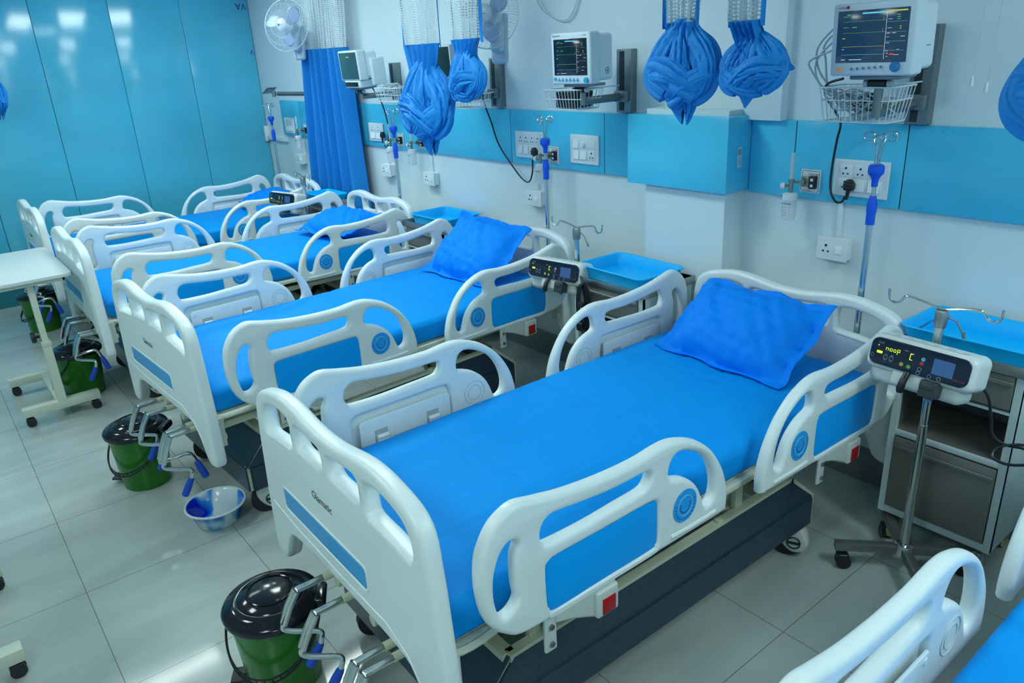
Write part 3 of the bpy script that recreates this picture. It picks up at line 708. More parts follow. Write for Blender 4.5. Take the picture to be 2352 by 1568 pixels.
    # syringe lever and dark clamp block in front of the bay
    g = G().tube([(-h+.155, -.082, -.018), (-h+.155, -.098, -.045), (-h+.152, -.098, -.068), (-h+.150, -.092, -.082)], [.010, .0115, .013, .011], 12)
    g.build('syringe_lever', BLACK, t)
    g = G().rbox((-h+.205, -.098, -.078), (-h+.258, -.045, -.022), .006, 2); g.rbox((-h+.212, -.102, -.05), (-h+.250, -.09, -.030), .004, 1)
    k = g.build('clamp_block', mat('block_dark', (.03, .045, .05), .3), t)
    G().rbox((-h+.222, -.07, -.092), (-h+.246, -.0685, -.079), .002, 1).build('blue_tag', mat('tag_blue', (.03, .22, .55), .4), k)
    return t
def stand_clamp(st, z):
    G().rbox((-.03, -.055, z-.02), (.03, .03, z+.03), .008, 2).build('pump_clamp', GREYP, st)
sA = pump_stand(-.985, -.50, .62, .02, 'steel stand on four castored legs between the nearest whole bed and the right cabinet')
pump(-.965, -.60, .87, math.radians(-3), math.radians(-14), 'white infusion pump showing noop in lit digits, beside the nearest whole bed')
sB = pump_stand(-2.83, -.42, .4, .05, 'steel stand with two drip hooks at the head of the second whole bed')
pump(-2.85, -.515, .805, math.radians(10), math.radians(-14), 'white infusion pump with dark lever between the two nearest whole beds', False)
sC = pump_stand(-5.91, -.545, .35, -.1, 'steel stand with drip hooks in front of the long blue curtain')
pump(-6.02, -.645, .84, math.radians(14), math.radians(-14), 'small distant white infusion pump on the stand by the long blue curtain', False)

# ------------------------------------------------------------------ bedside cabinets and trays
def cabinet(x, y, top, label, rz=0, W=.42, D=.36):
    t = thing('bedside_cabinet', label, 'bedside cabinet', (x, y, 0), rz, 'white bedside cabinets with steel drawers')
    h = W/2; z0, z1 = .125, top-.03
    g = G(); th = .018
    for s_ in (-1, 1): g.rbox((s_*h-(th if s_ > 0 else 0), -D, z0), (s_*h+(0 if s_ > 0 else th), 0, z1), .003, 1)
    g.box((-h+th, -.012, z0), (h-th, 0, z1)); g.rbox((-h+.001, -D, z0), (h-.001, 0, z0+.03), .003, 1)
    zs = z0+.345
    g.rbox((-h+th, -D, zs), (h-th, -.01, zs+.022), .002, 1); g.box((-h+th, -D, z1-.155), (h-th, -.01, z1-.145))
    for s_ in (-1, 1): g.box((s_*(h-.012)-.012, -D-.001, z0), (s_*(h-.012)+.012, -D+.02, z1))
    g.build('cabinet_body', CARTB, t)
    g = G(); g.box((-h+th, -D+.025, zs+.022), (-h+th+.002, -.013, z1-.155)); g.box((h-th-.002, -D+.025, zs+.022), (h-th, -.013, z1-.155)); g.box((-h+th, -.015, zs+.022), (h-th, -.0125, z1-.155)); g.box((-h+th, -D+.01, zs+.0222), (h-th, -.013, zs+.024))
    g.build('shelf_lining', CARTD, t)
    g = G(); g.rbox((-h+.027, -D-.006, z1-.135), (h-.027, -D+.02, z1-.012), .003, 1)
    d = g.build('drawer', CARTD, t)
    G().rbox((-h+.027, -D-.020, z1-.045), (h-.027, -D-.004, z1-.028), .004, 2).build('drawer_pull', DSTEEL, d)
    g = G(); g.rbox((-h+.027, -D-.006, z0+.036), (h-.027, -D+.02, zs-.006), .003, 1)
    d = g.build('cabinet_door', CARTD, t)
    G().rbox((-h+.03, -D-.018, zs-.05), (h-.03, -D-.004, zs-.033), .004, 2).build('door_pull', DSTEEL, d)
    # steel worktop with raised lip
    g = G(); g.box((-h-.012, -D-.012, z1), (h+.012, .004, z1+.006))
    for lo, hi in (((-h-.014, -D-.014, z1-.008), (h+.014, -D-.006, top)), ((-h-.014, -.004, z1-.008), (h+.014, .006, top)), ((-h-.014, -D-.006, z1-.008), (-h-.006, -.004, top)), ((h+.006, -D-.006, z1-.008), (h+.014, -.004, top))):
        g.rbox(lo, hi, .002, 1)
    g.build('steel_top', STEEL, t)
    for sx in (-1, 1):
        for yy in (-D+.04, -.05):
            g = G(); g.cyl((sx*(h-.05)-.014, yy, .042), (sx*(h-.05)+.014, yy, .042), .042, 22); w_ = g.build('caster_wheel', YELLOWR, t)
            g = G(); g.rbox((sx*(h-.05)-.02, yy-.02, .06), (sx*(h-.05)+.02, yy+.02, .10), .006, 1); g.cyl((sx*(h-.05)-.0155, yy, .042), (sx*(h-.05)+.0155, yy, .042), .018, 14); g.build('caster_fork', STEEL, w_)
    return t
def tray(x, y, z, rz, L, W_, label):
    def ring(ins, zz, r):
        return [(a, b, zz) for a, b in rrect(-L/2+ins, -W_/2+ins, L/2-ins, W_/2-ins, r, 6)]
    rings = [ring(.022, 0, .03), ring(.010, .058, .035), ring(.0, .060, .04), ring(0, .064, .04), ring(.002, .066, .04), ring(.009, .065, .036), ring(.013, .060, .034), ring(.026, .004, .028)]
    g = G(); n = len(rings[0])
    for R in rings: g.v += R
    for k in range(len(rings)-1):
        for i in range(n): g.f.append((k*n+i, k*n+(i+1) % n, (k+1)*n+(i+1) % n, (k+1)*n+i))
    k0 = (len(rings)-1)*n; g.v.append((0, 0, 0)); g.v.append((0, 0, .004)); a_, b_ = len(g.v)-2, len(g.v)-1
    for i in range(n): g.f.append((a_, (i+1) % n, i)); g.f.append((b_, k0+i, k0+(i+1) % n))
    o = g.build('tray', TRAY, None, 50); o.location = (x, y, z); o.rotation_euler = (0, 0, rz)
    return tag(o, label, 'tray', 'sky blue plastic trays on the cabinets')
cabinet(-.955, -.02, .862, 'white bedside cabinet with open shelf and steel door, right of the nearest whole bed', 0, .41, .34)
tray(-.960, -.19, .839, -.01, .46, .31, 'sky blue tray on the cabinet at the right edge of the photo')
cabinet(-2.50, -.175, .845, 'white bedside cabinet in front of the pillar, with a black cable coil', 0, .46, .36)
tray(-2.52, -.35, .822, -.03, .46, .32, 'sky blue tray on the cabinet standing in front of the pillar')
cabinet(-4.38, -.02, .845, 'bedside cabinet with steel drawers left of the second whole bed', 0, .46, .38)
tray(-4.39, -.20, .822, .02, .44, .32, 'sky blue tray on the cabinet between the second and third bed')
cabinet(-5.94, -.225, .845, 'bedside cabinet at the foot of the long blue curtain', 0, .36, .24)
tray(-5.945, -.345, .822, .0, .37, .235, 'sky blue tray in front of the long blue curtain')
# coiled cable hanging on the cabinet in front of the pillar
g = G()
for k in range(5):
    dx = .012*(k-2); pts = [(-2.70+dx*.3+.035*math.cos(a)*(1+.2*k/5), -.66-.006*k, .72+(.13 if a > 0 else .13)*math.sin(a)) for a in np.linspace(0, 2*PI, 25)[:-1]]
    pts = [(-2.62+dx+(.030+.003*k)*math.cos(a), -.575-.004*k, .70+(.11+.006*k)*math.sin(a)) for a in np.linspace(0, 2*PI, 25)[:-1]]
    g.tube(pts, .0042, 7, True)
g.tube([(-2.64, -.59, .72), (-2.60, -.60, .715)], .012, 8)
g.rbox((-2.66, -.60, .57), (-2.615, -.575, .62), .01, 2)
tag(g.build('cable_coil', BLACK), 'coil of black power cable hanging at the cabinet in front of the pillar', 'cable')
# pump lead looping at the right edge
g = G(); g.tube(smooth_poly([(-.845, -.53, .845), (-.80, -.52, .80), (-.785, -.50, .72), (-.77, -.50, .66), (-.73, -.49, .635), (-.68, -.47, .63), (-.64, -.50, .61), (-.70, -.53, .59), (-.75, -.53, .60), (-.74, -.50, .63), (-.66, -.48, .65), (-.58, -.5, .60)], False, 5), .0048, 8)
tag(g.build('pump_cable', BLACK), 'black lead dropping from the infusion pump at the right edge', 'cable')

# ------------------------------------------------------------------ pedal bins, basin, overbed tables
def bin_(x, y, rz, label, R=.135, H=.29):
    t = thing('pedal_bin', label, 'bin', (x, y, 0), rz, 'green pedal bins at the bed feet')
    g = G().lathe([(0, .0), (R*.80, .0), (R*.83, .012), (R*.97, H*.93), (R*1.0, H), (R*.97, H), (R*.80, .02), (0, .02)], 48)
    g.build('bucket', GREEN, t, 50)
    g = G().lathe([(R*1.0, H-.012), (R*1.09, H-.010), (R*1.11, H+.004), (R*1.07, H+.014), (R*.98, H+.018), (R*.93, H+.026), (R*.78, H+.036), (R*.74, H+.034), (R*.70, H+.040), (R*.40, H+.052), (0, H+.054)], 48)
    g.rbox((R*.95, -.05, H-.012), (R*1.22, .05, H+.022), .012, 3)
    g.tube([(R*.52*math.cos(a), R*.52*math.sin(a), H+.049) for a in np.linspace(0, 2*PI, 41)[:-1]], .003, 6, True)
    g.build('lid', BLACKG, t, 50)
    # carrying handle : flat strap with slots hanging in front
    g = G(); n = 40
    def hp(a, dr): b_ = a+math.radians(72)+PI; return Vector(((R*1.09+dr)*math.cos(b_), (R*1.09+dr)*math.sin(b_), H-.02-.145*math.sin(max(0, min(PI, a+PI/2)))**.8))
    A = np.linspace(-PI/2, PI/2, n)
    for dz in (0, .018): g.tube([hp(a, .004)+Vector((0, 0, -dz*math.cos(a)-.002)) for a in A], .0036, 6)
    for i in range(3, n-3, 2): a = A[i]; g.tube([hp(a, .004), hp(a, .004)+Vector((0, 0, -.018*math.cos(a)))], .003, 5)
    g.build('handle', BLACK, t)
    g = G(); g.rbox((-R*.83-.055, -.033, .022), (-R*.78, .033, .034), .004, 2, T(ry=-.0)); g.rbox((-R*.84-.01, -.02, .004), (-R*.74, .02, .05), .005, 2)
    g.build('pedal', BLACK, t)
    return t
bin_(-2.075, -2.50, math.radians(60), 'green pedal bin with black lid at the foot of the nearest whole bed', .142, .30)
bin_(-3.775, -2.50, math.radians(50), 'green pedal bin with black lid at the foot of the second whole bed')
bin_(-5.24, -2.50, math.radians(-10), 'green pedal bin half hidden behind the cranks of the third bed')
bin_(-6.93, -2.47, math.radians(30), 'farthest green pedal bin, beside the turquoise wall')
def basin_mat():
    m = bpy.data.materials.new('marbled_plastic'); m.use_nodes = True; nt = m.node_tree; b = nt.nodes['Principled BSDF']
    tc = nt.nodes.new('ShaderNodeTexCoord'); n = nt.nodes.new('ShaderNodeTexNoise'); n.inputs['Scale'].default_value = 6.0; n.inputs['Detail'].default_value = 2; n.inputs['Distortion'].default_value = .6
    mp = nt.nodes.new('ShaderNodeMapping'); mp.inputs['Scale'].default_value = (1, 1, .35); mp.inputs['Location'].default_value = (.35, .1, 0)
    nt.links.new(tc.outputs['Object'], mp.inputs[0]); nt.links.new(mp.outputs[0], n.inputs['Vector'])
    r = nt.nodes.new('ShaderNodeValToRGB'); e = r.color_ramp.elements
    e[0].position = .45; e[0].color = (.70, .82, .85, 1); e[1].position = .58; e[1].color = (.002, .02, .62, 1)
    k = e.new(.51); k.color = (.03, .33, .80, 1)
    nt.links.new(n.outputs['Fac'], r.inputs[0]); nt.links.new(r.outputs[0], b.inputs['Base Color']); b.inputs['Roughness'].default_value = .15
    return m
t = thing('wash_basin', 'small white and blue marbled plastic basin on the floor between two bed feet', 'basin', (-3.165, -2.355, 0))
G().lathe([(0, 0), (.085, 0), (.092, .008), (.118, .085), (.128, .092), (.124, .095), (.112, .088), (.086, .012), (0, .008)], 48).build('bowl', basin_mat(), t, 50)
G().tube([(.128*math.cos(a), .128*math.sin(a), .093) for a in np.linspace(0, 2*PI, 49)[:-1]], .0055, 10, True).build('rim', mat('basin_white', (.62, .73, .76), .2), t)
def overbed(x, y, label):
    """x,y : column foot centre"""
    t = thing('overbed_table', label, 'overbed table', (x, y, 0), 0, 'overbed tables on castors')
    OC = mat('overbed_cream', (.58, .64, .54), .4)
    g = G()
    for dx in (.0, -.60): g.rbox((dx-.03, -.21, .065), (dx+.03, .20, .115), .004, 1)
    g.rbox((-.60, -.03, .07), (0, .03, .11), .004, 1)
    g.tube([(-.28, 0, .10), (-.04, 0, .10)], .02, 6)
    fr = g.build('base', OC, t)
    for dx in (0, -.60):
        for yy in (-.18, .17):
            g = G()
            for sg in (-1, 1): g.cyl((dx+sg*.005, yy, .026), (dx+sg*.019, yy, .026), .026, 22)
            g.rbox((dx-.021, yy-.022, .030), (dx+.021, yy+.018, .055), .008, 2); g.cyl((dx, yy, .05), (dx, yy, .07), .007, 10); g.build('caster', BLACK, t)
    g = G(); g.box((-.03, -.022, .11), (.03, .022, .47)); g.tube([(-.21, 0, .11), (-.035, 0, .27)], .018, 4); g.box((-.022, -.016, .45), (.022, .016, .84)); g.rbox((-.034, -.026, .46), (.034, .026, .49), .004, 1); g.rbox((-.5, -.04, .825), (.04, .06, .845), .004, 1)
    g.rbox((-.6, .16, .822), (.05, .18, .846), .004, 1); g.rbox((.03, -.2, .822), (.05, .18, .846), .004, 1)
    g.build('column', OC, t)
    g = G(); cz = .52; g.lathe([(0, -.012), (.030, -.012), (.034, 0), (.030, .012), (0, .014)], 10, T(0, -.052, cz, rx=PI/2)); g.cyl((0, -.02, cz), (0, -.045, cz), .010, 10)
    g.build('height_knob', BLACK, t)
    g = G(); g.add(*plate(rrect(-.83, -.235, .085, .215, .045, 6), [], .011, .004, 2, 1, sm=False), Matrix.Translation((0, 0, .858)))
    g.build('table_top', mat('table_white', (.60, .68, .68), .25), t)
    return t
overbed(-4.93, -2.67, 'cream overbed table with white top at the left edge of the photo')
overbed(-2.70, -3.37, 'overbed table whose black castors just enter the lower left edge')

# ------------------------------------------------------------------ wall fittings
BY = -.020   # face of the turquoise band
def socket_dots(g, cx, cz, y, s=.010, r=.0035):
    for dx, dz, k in ((0, s, 1.25), (-s*.8, -s*.8, 1), (s*.8, -s*.8, 1)): g.cyl((cx+dx, y, cz+dz), (cx+dx, y-.0012, cz+dz), r*k, 10)
def plate_unit(x0, x1, z0, z1, kinds, label, y=BY):
    """kinds: rows of s(ocket) w(itch) b(lank) k(nob) p(lug)"""
    cx, cz = (x0+x1)/2, (z0+z1)/2
    t = thing('switch_plate', label, 'switch plate', (cx, y, cz), 0, 'white switch and socket plates')
    W, H = x1-x0, z1-z0
    G().rbox((-W/2, -.012, -H/2), (W/2, .0, H/2), .006, 3).build('face_plate', WHITE, t)
    rows = len(kinds)
    for ri, row in enumerate(kinds):
        n = len(row); cw = W*.80/n; ch = H*.74/rows
        for ci, kd in enumerate(row):
            px = -W*.40+cw*(ci+.5); pz = H*.37-ch*(ri+.5)
            G().rbox((px-cw*.46, -.0145, pz-ch*.44), (px+cw*.46, -.010, pz+ch*.44), .0015, 1).build('module', WHITE, t)
            if kd in 'sp':
                g = G(); socket_dots(g, px, pz, -.0145, min(cw, ch)*.22, min(cw, ch)*.065); g.build('socket_holes', DARKR, t)
            if kd == 'w':
                g = G(); g.add([(px-cw*.36, -.015, pz-ch*.38), (px+cw*.36, -.015, pz-ch*.38), (px+cw*.36, -.0155, pz+ch*.38), (px-cw*.36, -.0155, pz+ch*.38), (px-cw*.36, -.0215, pz-ch*.38), (px+cw*.36, -.0215, pz-ch*.38)], [(4, 5, 2, 3), (0, 4, 3), (1, 2, 5), (0, 1, 5, 4)])
                g.build('rocker', mat('rocker_white', (.80, .88, .88), .35), t)
            if kd == 'k':
                G().cyl((px, -.0145, pz), (px, -.028, pz), min(cw, ch)*.26, 18, min(cw, ch)*.22).build('dimmer_knob', WHITE, t)
    return t
plate_unit(-1.672, -1.438, 1.282, 1.432, ['sss', 'sww'], 'large white socket plate at the right, behind the drip pole of the nearest whole bed')
plate_unit(-3.785, -3.515, 1.292, 1.452, ['ssss', 'wwsw'], 'white socket plate behind the drip pole of the second whole bed')
plate_unit(-3.285, -3.055, 1.292, 1.455, ['wkb', 'wws'], 'white plate of switches with round dimmer, left of the boxed pillar')
plate_unit(-5.665, -5.435, 1.290, 1.432, ['ss', 'ww'], 'white socket plate on the band beside the long blue curtain')
plate_unit(-7.35, -7.13, 1.275, 1.42, ['ss', 'ww'], 'white socket plate at the far left end of the band')
def box_socket(cx, cz, w_, label):
    t = thing('socket_box', label, 'socket', (cx, 0, cz), 0, 'surface mounted socket boxes below the band')
    G().rbox((-w_/2, -.045, -.045), (w_/2, 0, .045), .005, 2).build('socket_body', WHITE, t)
    G().rbox((-w_/2-.004, -.052, -.049), (w_/2+.004, -.044, .049), .003, 2).build('face_plate', WHITE, t)
    g = G(); socket_dots(g, -w_*.2, 0, -.052, .014, .0045); g.build('socket_holes', DARKR, t)
    G().rbox((w_*.12, -.056, -.018), (w_*.36, -.050, .018), .002, 1).build('rocker', mat('rocker_white', '000000'), t)
    G().rbox((-.01, -.014, .045), (.01, 0, ZB-cz), .002, 1).build('conduit', WHITE, t)
for cx, cz, lb in ((-1.635, 1.055, 'white socket box with conduit on the wall above the nearest whole bed'), (-3.61, 1.055, 'white socket box on the wall behind the drip pole of the second whole bed'),
                   (-4.80, 1.065, 'white socket box with conduit below the knotted curtain'), (-5.43, 1.075, 'white socket box beside the edge of the long blue curtain'), (-7.08, 1.045, 'farthest white socket box, left of the long blue curtain')):
    box_socket(cx, cz, .13 if cx > -2 else .14, lb)
def oxygen(cx, cz, label, word=True, flow=True, flabel='', fdx=0):
    t = thing('gas_outlet', label, 'gas outlet', (cx, BY, cz), 0, 'oxygen outlets on the turquoise band')
    G().rbox((-.046, -.008, -.05), (.046, 0, .05), .003, 1).build('face_plate', WHITE, t)
    g = G(); g.tube([(a, -.0085, b) for a, b in rrect(-.040, -.044, .040, .044, .006)], .0009, 4, True)
    if word: v_, f_ = text('OXYGEN', .013, .0002); g.add(v_, f_, MXZ(-.0082, -.012, .026)); v_, f_ = text('GAS OUTLET', .006, .0002); g.add(v_, f_, MXZ(-.0082, -.03, -.040))
    g.build('plate_lettering', mat('ink_dark', '000000'), t)
    G().rbox((.004, -.030, -.028), (.034, -.008, .026), .003, 1).build('latch_block', BLACK, t)
    g = G(); g.box((.013, -.0312, .005), (.025, -.0300, .016)); g.box((.013, -.0312, -.020), (.025, -.0300, -.009)); g.build('latch_icons', WHITE, t)
    g = G(); g.rbox((-.034, -.026, -.022), (.004, -.008, .022), .004, 2); g.cyl((-.018, -.045, 0), (-.018, -.02, 0), .012, 16); g.build('valve_body', BRASS, t)
    if flow:
        f = thing('flowmeter', flabel, 'flowmeter', (cx-.055, -.085, cz), 0, 'oxygen flowmeters with humidifier bottles')
        g = G(); g.cyl((.035, .04, 0), (0, 0, 0), .006, 10); g.cyl((0, 0, -.045), (0, 0, .012), .009, 12); g.cyl((-.0, 0, -.018), (-.034, -.012, -.018), .007, 10); g.lathe([(0, .002), (.013, .002), (.013, .012), (0, .012)], 14); g.build('valve', BRASS, f)
        G().cyl((-.024, -.008, -.018), (-.040, -.014, -.018), .014, 16).build('control_knob', WHITE, f)
        g = G(); g.lathe([(.0085, .012), (.0095, .05), (.0095, .12), (.008, .125), (0, .125)], 16); g.build('flow_tube', CLEAR, f)
        g = G(); 
        for i in range(10): g.box((-.004, -.0102, .03+i*.009), (.004, -.0098, .031+i*.009))
        g.build('tube_scale', mat('ink_dark', '000000'), f)
        g = G().lathe([(0, -.045), (.020, -.045), (.031, -.050), (.032, -.075), (.031, -.078), (0, -.078)], 24); b = g.build('bottle_cap', WHITE, f)
        g = G().lathe([(.027, -.078), (.029, -.085), (.028, -.150), (.026, -.160), (.020, -.162), (0, -.162)], 24); b = g.build('bottle', CLEAR, f)
        g = G(); v_, f_ = text('HUMIDIFIER', .0095, .0002, 'CENTER'); g.add(v_, f_, MXZ(-.0296, 0, -.093))
        for i in range(4): g.box((-.014, -.0298, -.106-i*.011), (.006, -.0294, -.105-i*.011))
        g.box((-.016, -.0298, -.150), (-.0152, -.0294, -.100)); g.build('bottle_marks', mat('ink_dark', '000000'), b)
        G().cyl((0, 0, -.15), (0, 0, -.05), .003, 8).build('inner_tube', WHITE, b)
oxygen(-1.775, 1.327, 'oxygen outlet plate on the band left of the large socket plate', True, True, 'flowmeter with clear bottle hanging from the oxygen outlet nearest the camera')
oxygen(-3.435, 1.325, 'oxygen outlet between the two white plates left of the boxed pillar', True, True, 'flowmeter mostly hidden behind the drip pole of the second whole bed')
oxygen(-5.19, 1.320, 'oxygen outlet left of the large knotted curtain, nearer the long curtain', False, True, 'left one of the two flowmeters beside the large knotted curtain')
oxygen(-4.885, 1.320, 'oxygen outlet half covered by the large knotted curtain', False, True, 'right one of the two flowmeters, touching the large knotted curtain')
oxygen(-6.89, 1.320, 'oxygen outlet left of the long blue curtain', False, True, 'farthest flowmeter, left of the long blue curtain')
# cable trunking at the far corner
g = G(); g.rbox((XL+.02, -.03, 1.185), (XL+.50, -.0, 1.225), .003, 1); g.rbox((XL+.001, -.045, 1.17), (XL+.035, 0, 1.32), .003, 1)
tag(g.build('cable_trunking', WHITE), 'white cable trunking in the far wall corner', 'trunking')
# sticker on the side of the boxed pillar and pencil marks on the band
g = G(); g.box((-2.0895, -.115, 1.37), (-2.0885, -.085, 1.46)); st = tag(g.build('barcode_sticker', WHITE), 'small white barcode sticker on the side of the boxed pillar', 'sticker')
g = G()
for i in range(7): g.box((-2.0886, -.112, 1.425+i*.004), (-2.0882, -.088, 1.4265+i*.004+(.001 if i % 2 else 0)))
for i in range(3): g.box((-2.0886, -.104+i*.006, 1.378), (-2.0882, -.1025+i*.006, 1.415))
g.build('barcode_lines', mat('ink_dark', '000000'), st)
pk = G(); v_, f_ = text('12', .022, .0001); pk.add(v_, f_, MXZ(-.0204, -1.453, 1.528)); pk.tube([(-1.440+.020*math.cos(a), -.0203, 1.535+.017*math.sin(a)) for a in np.linspace(0, 2*PI, 25)[:-1]], .0004, 4, True)
for x_, z_ in ((-1.30, 1.555), (-1.265, 1.556), (-1.23, 1.557), (-1.195, 1.557)): pk.cyl((x_, -.0200, z_), (x_, -.0206, z_), .0016, 8)
pk.build('pencil_marks', mat('pencil', (.02, .12, .17), .7), bpy.data.objects['trim_8'])

# ------------------------------------------------------------------ patient monitors on wall arms
def wall_rail(x, z0, z1, label, w_=.10):
    t = thing('wall_rail', label, 'wall bracket', (x, 0, 0), 0, 'grey metal wall rails for the monitors')
    g = G(); g.rbox((-w_/2, -.045, z0), (w_/2, 0, z1), .003, 1); g.build('rail_channel', GREYM, t)
    g = G(); g.box((-w_*.28, -.0465, z0+.01), (w_*.05, -.0452, z1-.01)); g.build('channel_slot', mat('slot_dark', (.03, .05, .055), .4, .5), t)
    g = G(); g.rbox((-w_*.42, -.075, z0+.055), (w_*.42, -.045, z0+.11), .005, 1); g.build('slider', GREYM, t)
    return t
def basket(cx, cy, z0, z1, label, L=.30, D=.18, stuff=None):
    g = G()
    def R(L, D, z, r): g.tube([(cx+a, cy+b, z) for a, b in rrect(-L/2, -D/2, L/2, D/2, .02, 3)], r, 6, True)
    R(L, D, z1, .0032); R(L*.96, D*.94, z1-.045, .0022); R(L*.86, D*.80, z0, .0026)
    n = 11
    for i in range(n+1):
        t_ = i/n-.5
        for sg in (-1, 1): g.tube([(cx+t_*L*.94, cy+sg*D/2, z1), (cx+t_*L*.82, cy+sg*D*.40, z0)], .0016, 5)
        g.tube([(cx+t_*L*.82, cy-D*.40, z0), (cx+t_*L*.82, cy+D*.40, z0)], .0014, 5)
    for i in range(6):
        t_ = (i+.5)/6-.5
        for sg in (-1, 1): g.tube([(cx+sg*L/2, cy+t_*D*.94, z1), (cx+sg*L*.43, cy+t_*D*.80, z0)], .0016, 5)
    for sg in (-1, 1): g.tube([(cx+sg*L*.3, cy+D/2, z1), (cx+sg*L*.3, -.004, z1)], .003, 6)
    return tag(g.build('wire_basket', BASKET), label, 'basket', 'white wire baskets under the monitors')
def screen_art(parent, w_, h_, y, cx, cz, rich=True):
    def add(nm, m_, rects):
        g = G()
        for x0, z0, x1, z1 in rects: g.box((cx-w_/2+x0*w_, y-.0004, cz-h_/2+z0*h_), (cx-w_/2+x1*w_, y, cz-h_/2+z1*h_))
        g.build(nm, m_, parent)
    t = .004
    add('trace_green', E_GRN, [(.07, .80, .70, .80+t), (.07, .575, .70, .575+t), (.66, .80, .665, .855), (.66, .80, .685, .805), (.66, .575, .665, .63), (.66, .575, .685, .58), (.12, .93, .18, .945), (.07, .90, .17, .908), (.21, .90, .28, .915), (.07, .685, .15, .693), (.21, .68, .28, .695), (.85, .88, .90, .892), (.85, .84, .90, .852), (.85, .80, .90, .812)])
    add('trace_yellow', E_YEL, [(.07, .30, .70, .30+t), (.07, .465, .11, .48), (.72, .955, .99, .98) if rich else (.72, .70, .76, .71), (.90, .66, .92, .675), (.90, .62, .92, .635)])
    add('trace_cyan', E_CYA, [(.07, .14, .70, .14+t), (.07, .245, .105, .258), (.35, .94, .66, .968), (.72, .35, .77, .362), (.88, .22, .92, .23)])
    add('trace_white', E_WHT, [(.705, .04, .709, .97), (.705, .76, .99, .762), (.705, .565, .99, .567), (.705, .385, .99, .387), (.705, .21, .99, .212), (.72, .54, .77, .55), (.80, .54, .85, .55), (.72, .47, .76, .476), (.92, .47, .98, .48), (.72, .20, .76, .206), (.74, .15, .76, .162), (.84, .12, .92, .128), (.74, .09, .76, .10), (.07, .035, .13, .047), (.19, .035, .38, .047), (.73, .81, .79, .817), (.73, .64, .79, .647)])
    if rich: add('trace_red', E_RED, [(.78, .125, .84, .15)])
def monitor(x, y, z, rz, rx, W, H, D, label, kind, scr, arm_to=None):
    t = thing('patient_monitor', label, 'monitor', (x, y, z), 0, 'white patient monitors on wall arms')
    t.rotation_euler = (rx, 0, rz); h = W/2
    g = G(); g.rbox((-h, -.03, -H/2), (h, .035, H/2), .010, 3); g.rbox((-h+.012, .02, -H/2+.012), (h-.004, D, H/2-.01), .02, 3)
    b = g.build('housing', MONW, t)
    sx0, sx1, sz0, sz1 = {'B': (-h+.022, h-.022, -H/2+.042, H/2-.028), 'A': (-h+.022, h-.022, -H/2+.044, H/2-.022), 'C': (-h+.016, h-.016, -H/2+.010, H/2-.012)}[kind]
    G().rbox((sx0, -.0315, sz0), (sx1, -.028, sz1), .001, 1).build('screen', scr, t)
    sc = t.children[-1] if False else [c for c in bpy.data.objects if c.parent == t and c.name.startswith('screen')][-1]
    if kind in 'AB': screen_art(sc, (sx1-sx0)*.96, (sz1-sz0)*.96, -.0318, (sx0+sx1)/2, (sz0+sz1)/2, kind == 'A')
    if kind == 'B':
        for i in range(7):
            px = -h+.030+i*.026 if i else -h+.028
            g = G(); pz = -H/2+.020
            if i == 0: g.cyl((px, -.030, pz+.005), (px, -.036, pz+.005), .007, 16); 
            else: g.add([(px-.009, -.031, pz-.004), (px+.009, -.031, pz-.004), (px, -.031, pz+.010), (px-.009, -.035, pz-.004), (px+.009, -.035, pz-.004), (px, -.035, pz+.010)], [(3, 4, 5), (0, 3, 5, 2), (1, 2, 5, 4), (0, 1, 4, 3)])
            g.build('button', CYANB, t)
        G().cyl((h-.026, -.030, -H/2+.020), (h-.026, -.042, -H/2+.020), .0125, 22).build('round_knob', CYANB, t)
        g = G(); v_, f_ = text('Glamatic', .017, .0002, shear=.15); g.add(v_, f_, MXZ(-.0302, -h+.010, H/2-.017)); g.build('logo_lettering', mat('ink_dark', '000000'), t)
        g = G(); v_, f_ = text('KURAR', .008, .0002); g.add(v_, f_, MXZ(-.0302, h-.05, H/2-.018)); g.build('red_lettering', mat('ink_red2', (.45, .04, .12), .5), t)
        g = G(); g.tube([(h-.0035, .085+.012*math.cos(a), -H/2+.055+.014*math.sin(a)) for a in np.linspace(0, 2*PI, 21)[:-1]], .0012, 5, True); g.box((h-.004, .078, -H/2+.054), (h-.003, .092, -H/2+.056)); g.box((h-.004, .084, -H/2+.048), (h-.003, .086, -H/2+.062)); g.build('side_emblem', mat('ink_dark', '000000'), t)
    if kind == 'A':
        for i in range(6):
            px = -.062+i*.0215; pz = -H/2+.024+.0012*i; r_ = .0058
            G().cyl((px, -.030, pz), (px, -.034, pz), r_, 16).build('button', GREYP, t); G().cyl((px, -.0335, pz), (px, -.0355, pz), .0035, 12).build('button_cap', BLUEK, t)
        G().cyl((-.108, -.030, -H/2+.022), (-.108, -.034, -H/2+.022), .0065, 16).build('orange_button', mat('orange_button', (.75, .28, .02), .4, emit=(.5, .15, .0), es=.4), t)
        g = G(); g.box((-.130, -.0312, -H/2+.014), (-.127, -.030, -H/2+.017)); g.build('red_lamp', E_RED, t)
        G().lathe([(0, 0), (.0165, 0), (.0165, .008), (.013, .014), (0, .015)], 24, T(h-.055, -.030, -H/2+.030, rx=PI/2)).build('round_knob', BLUEK, t)
        g = G(); v_, f_ = text('schiller', .011, .0002); g.add(v_, f_, MXZ(-.0302, -h+.020, H/2-.015)); g.build('red_lettering', mat('ink_red2', (.45, .04, .12), .5), t)
        g = G(); g.box((-h+.052, -.0306, H/2-.016), (-h+.062, -.030, H/2-.007)); g.build('red_emblem', RED, t)
        g = G(); g.box((h-.0045, .05, -.03), (h-.0035, .075, -.028)); g.box((h-.0045, .05, -H/2+.012), (h-.0035, .075, -H/2+.014)); g.build('side_slots', DARKR, t)
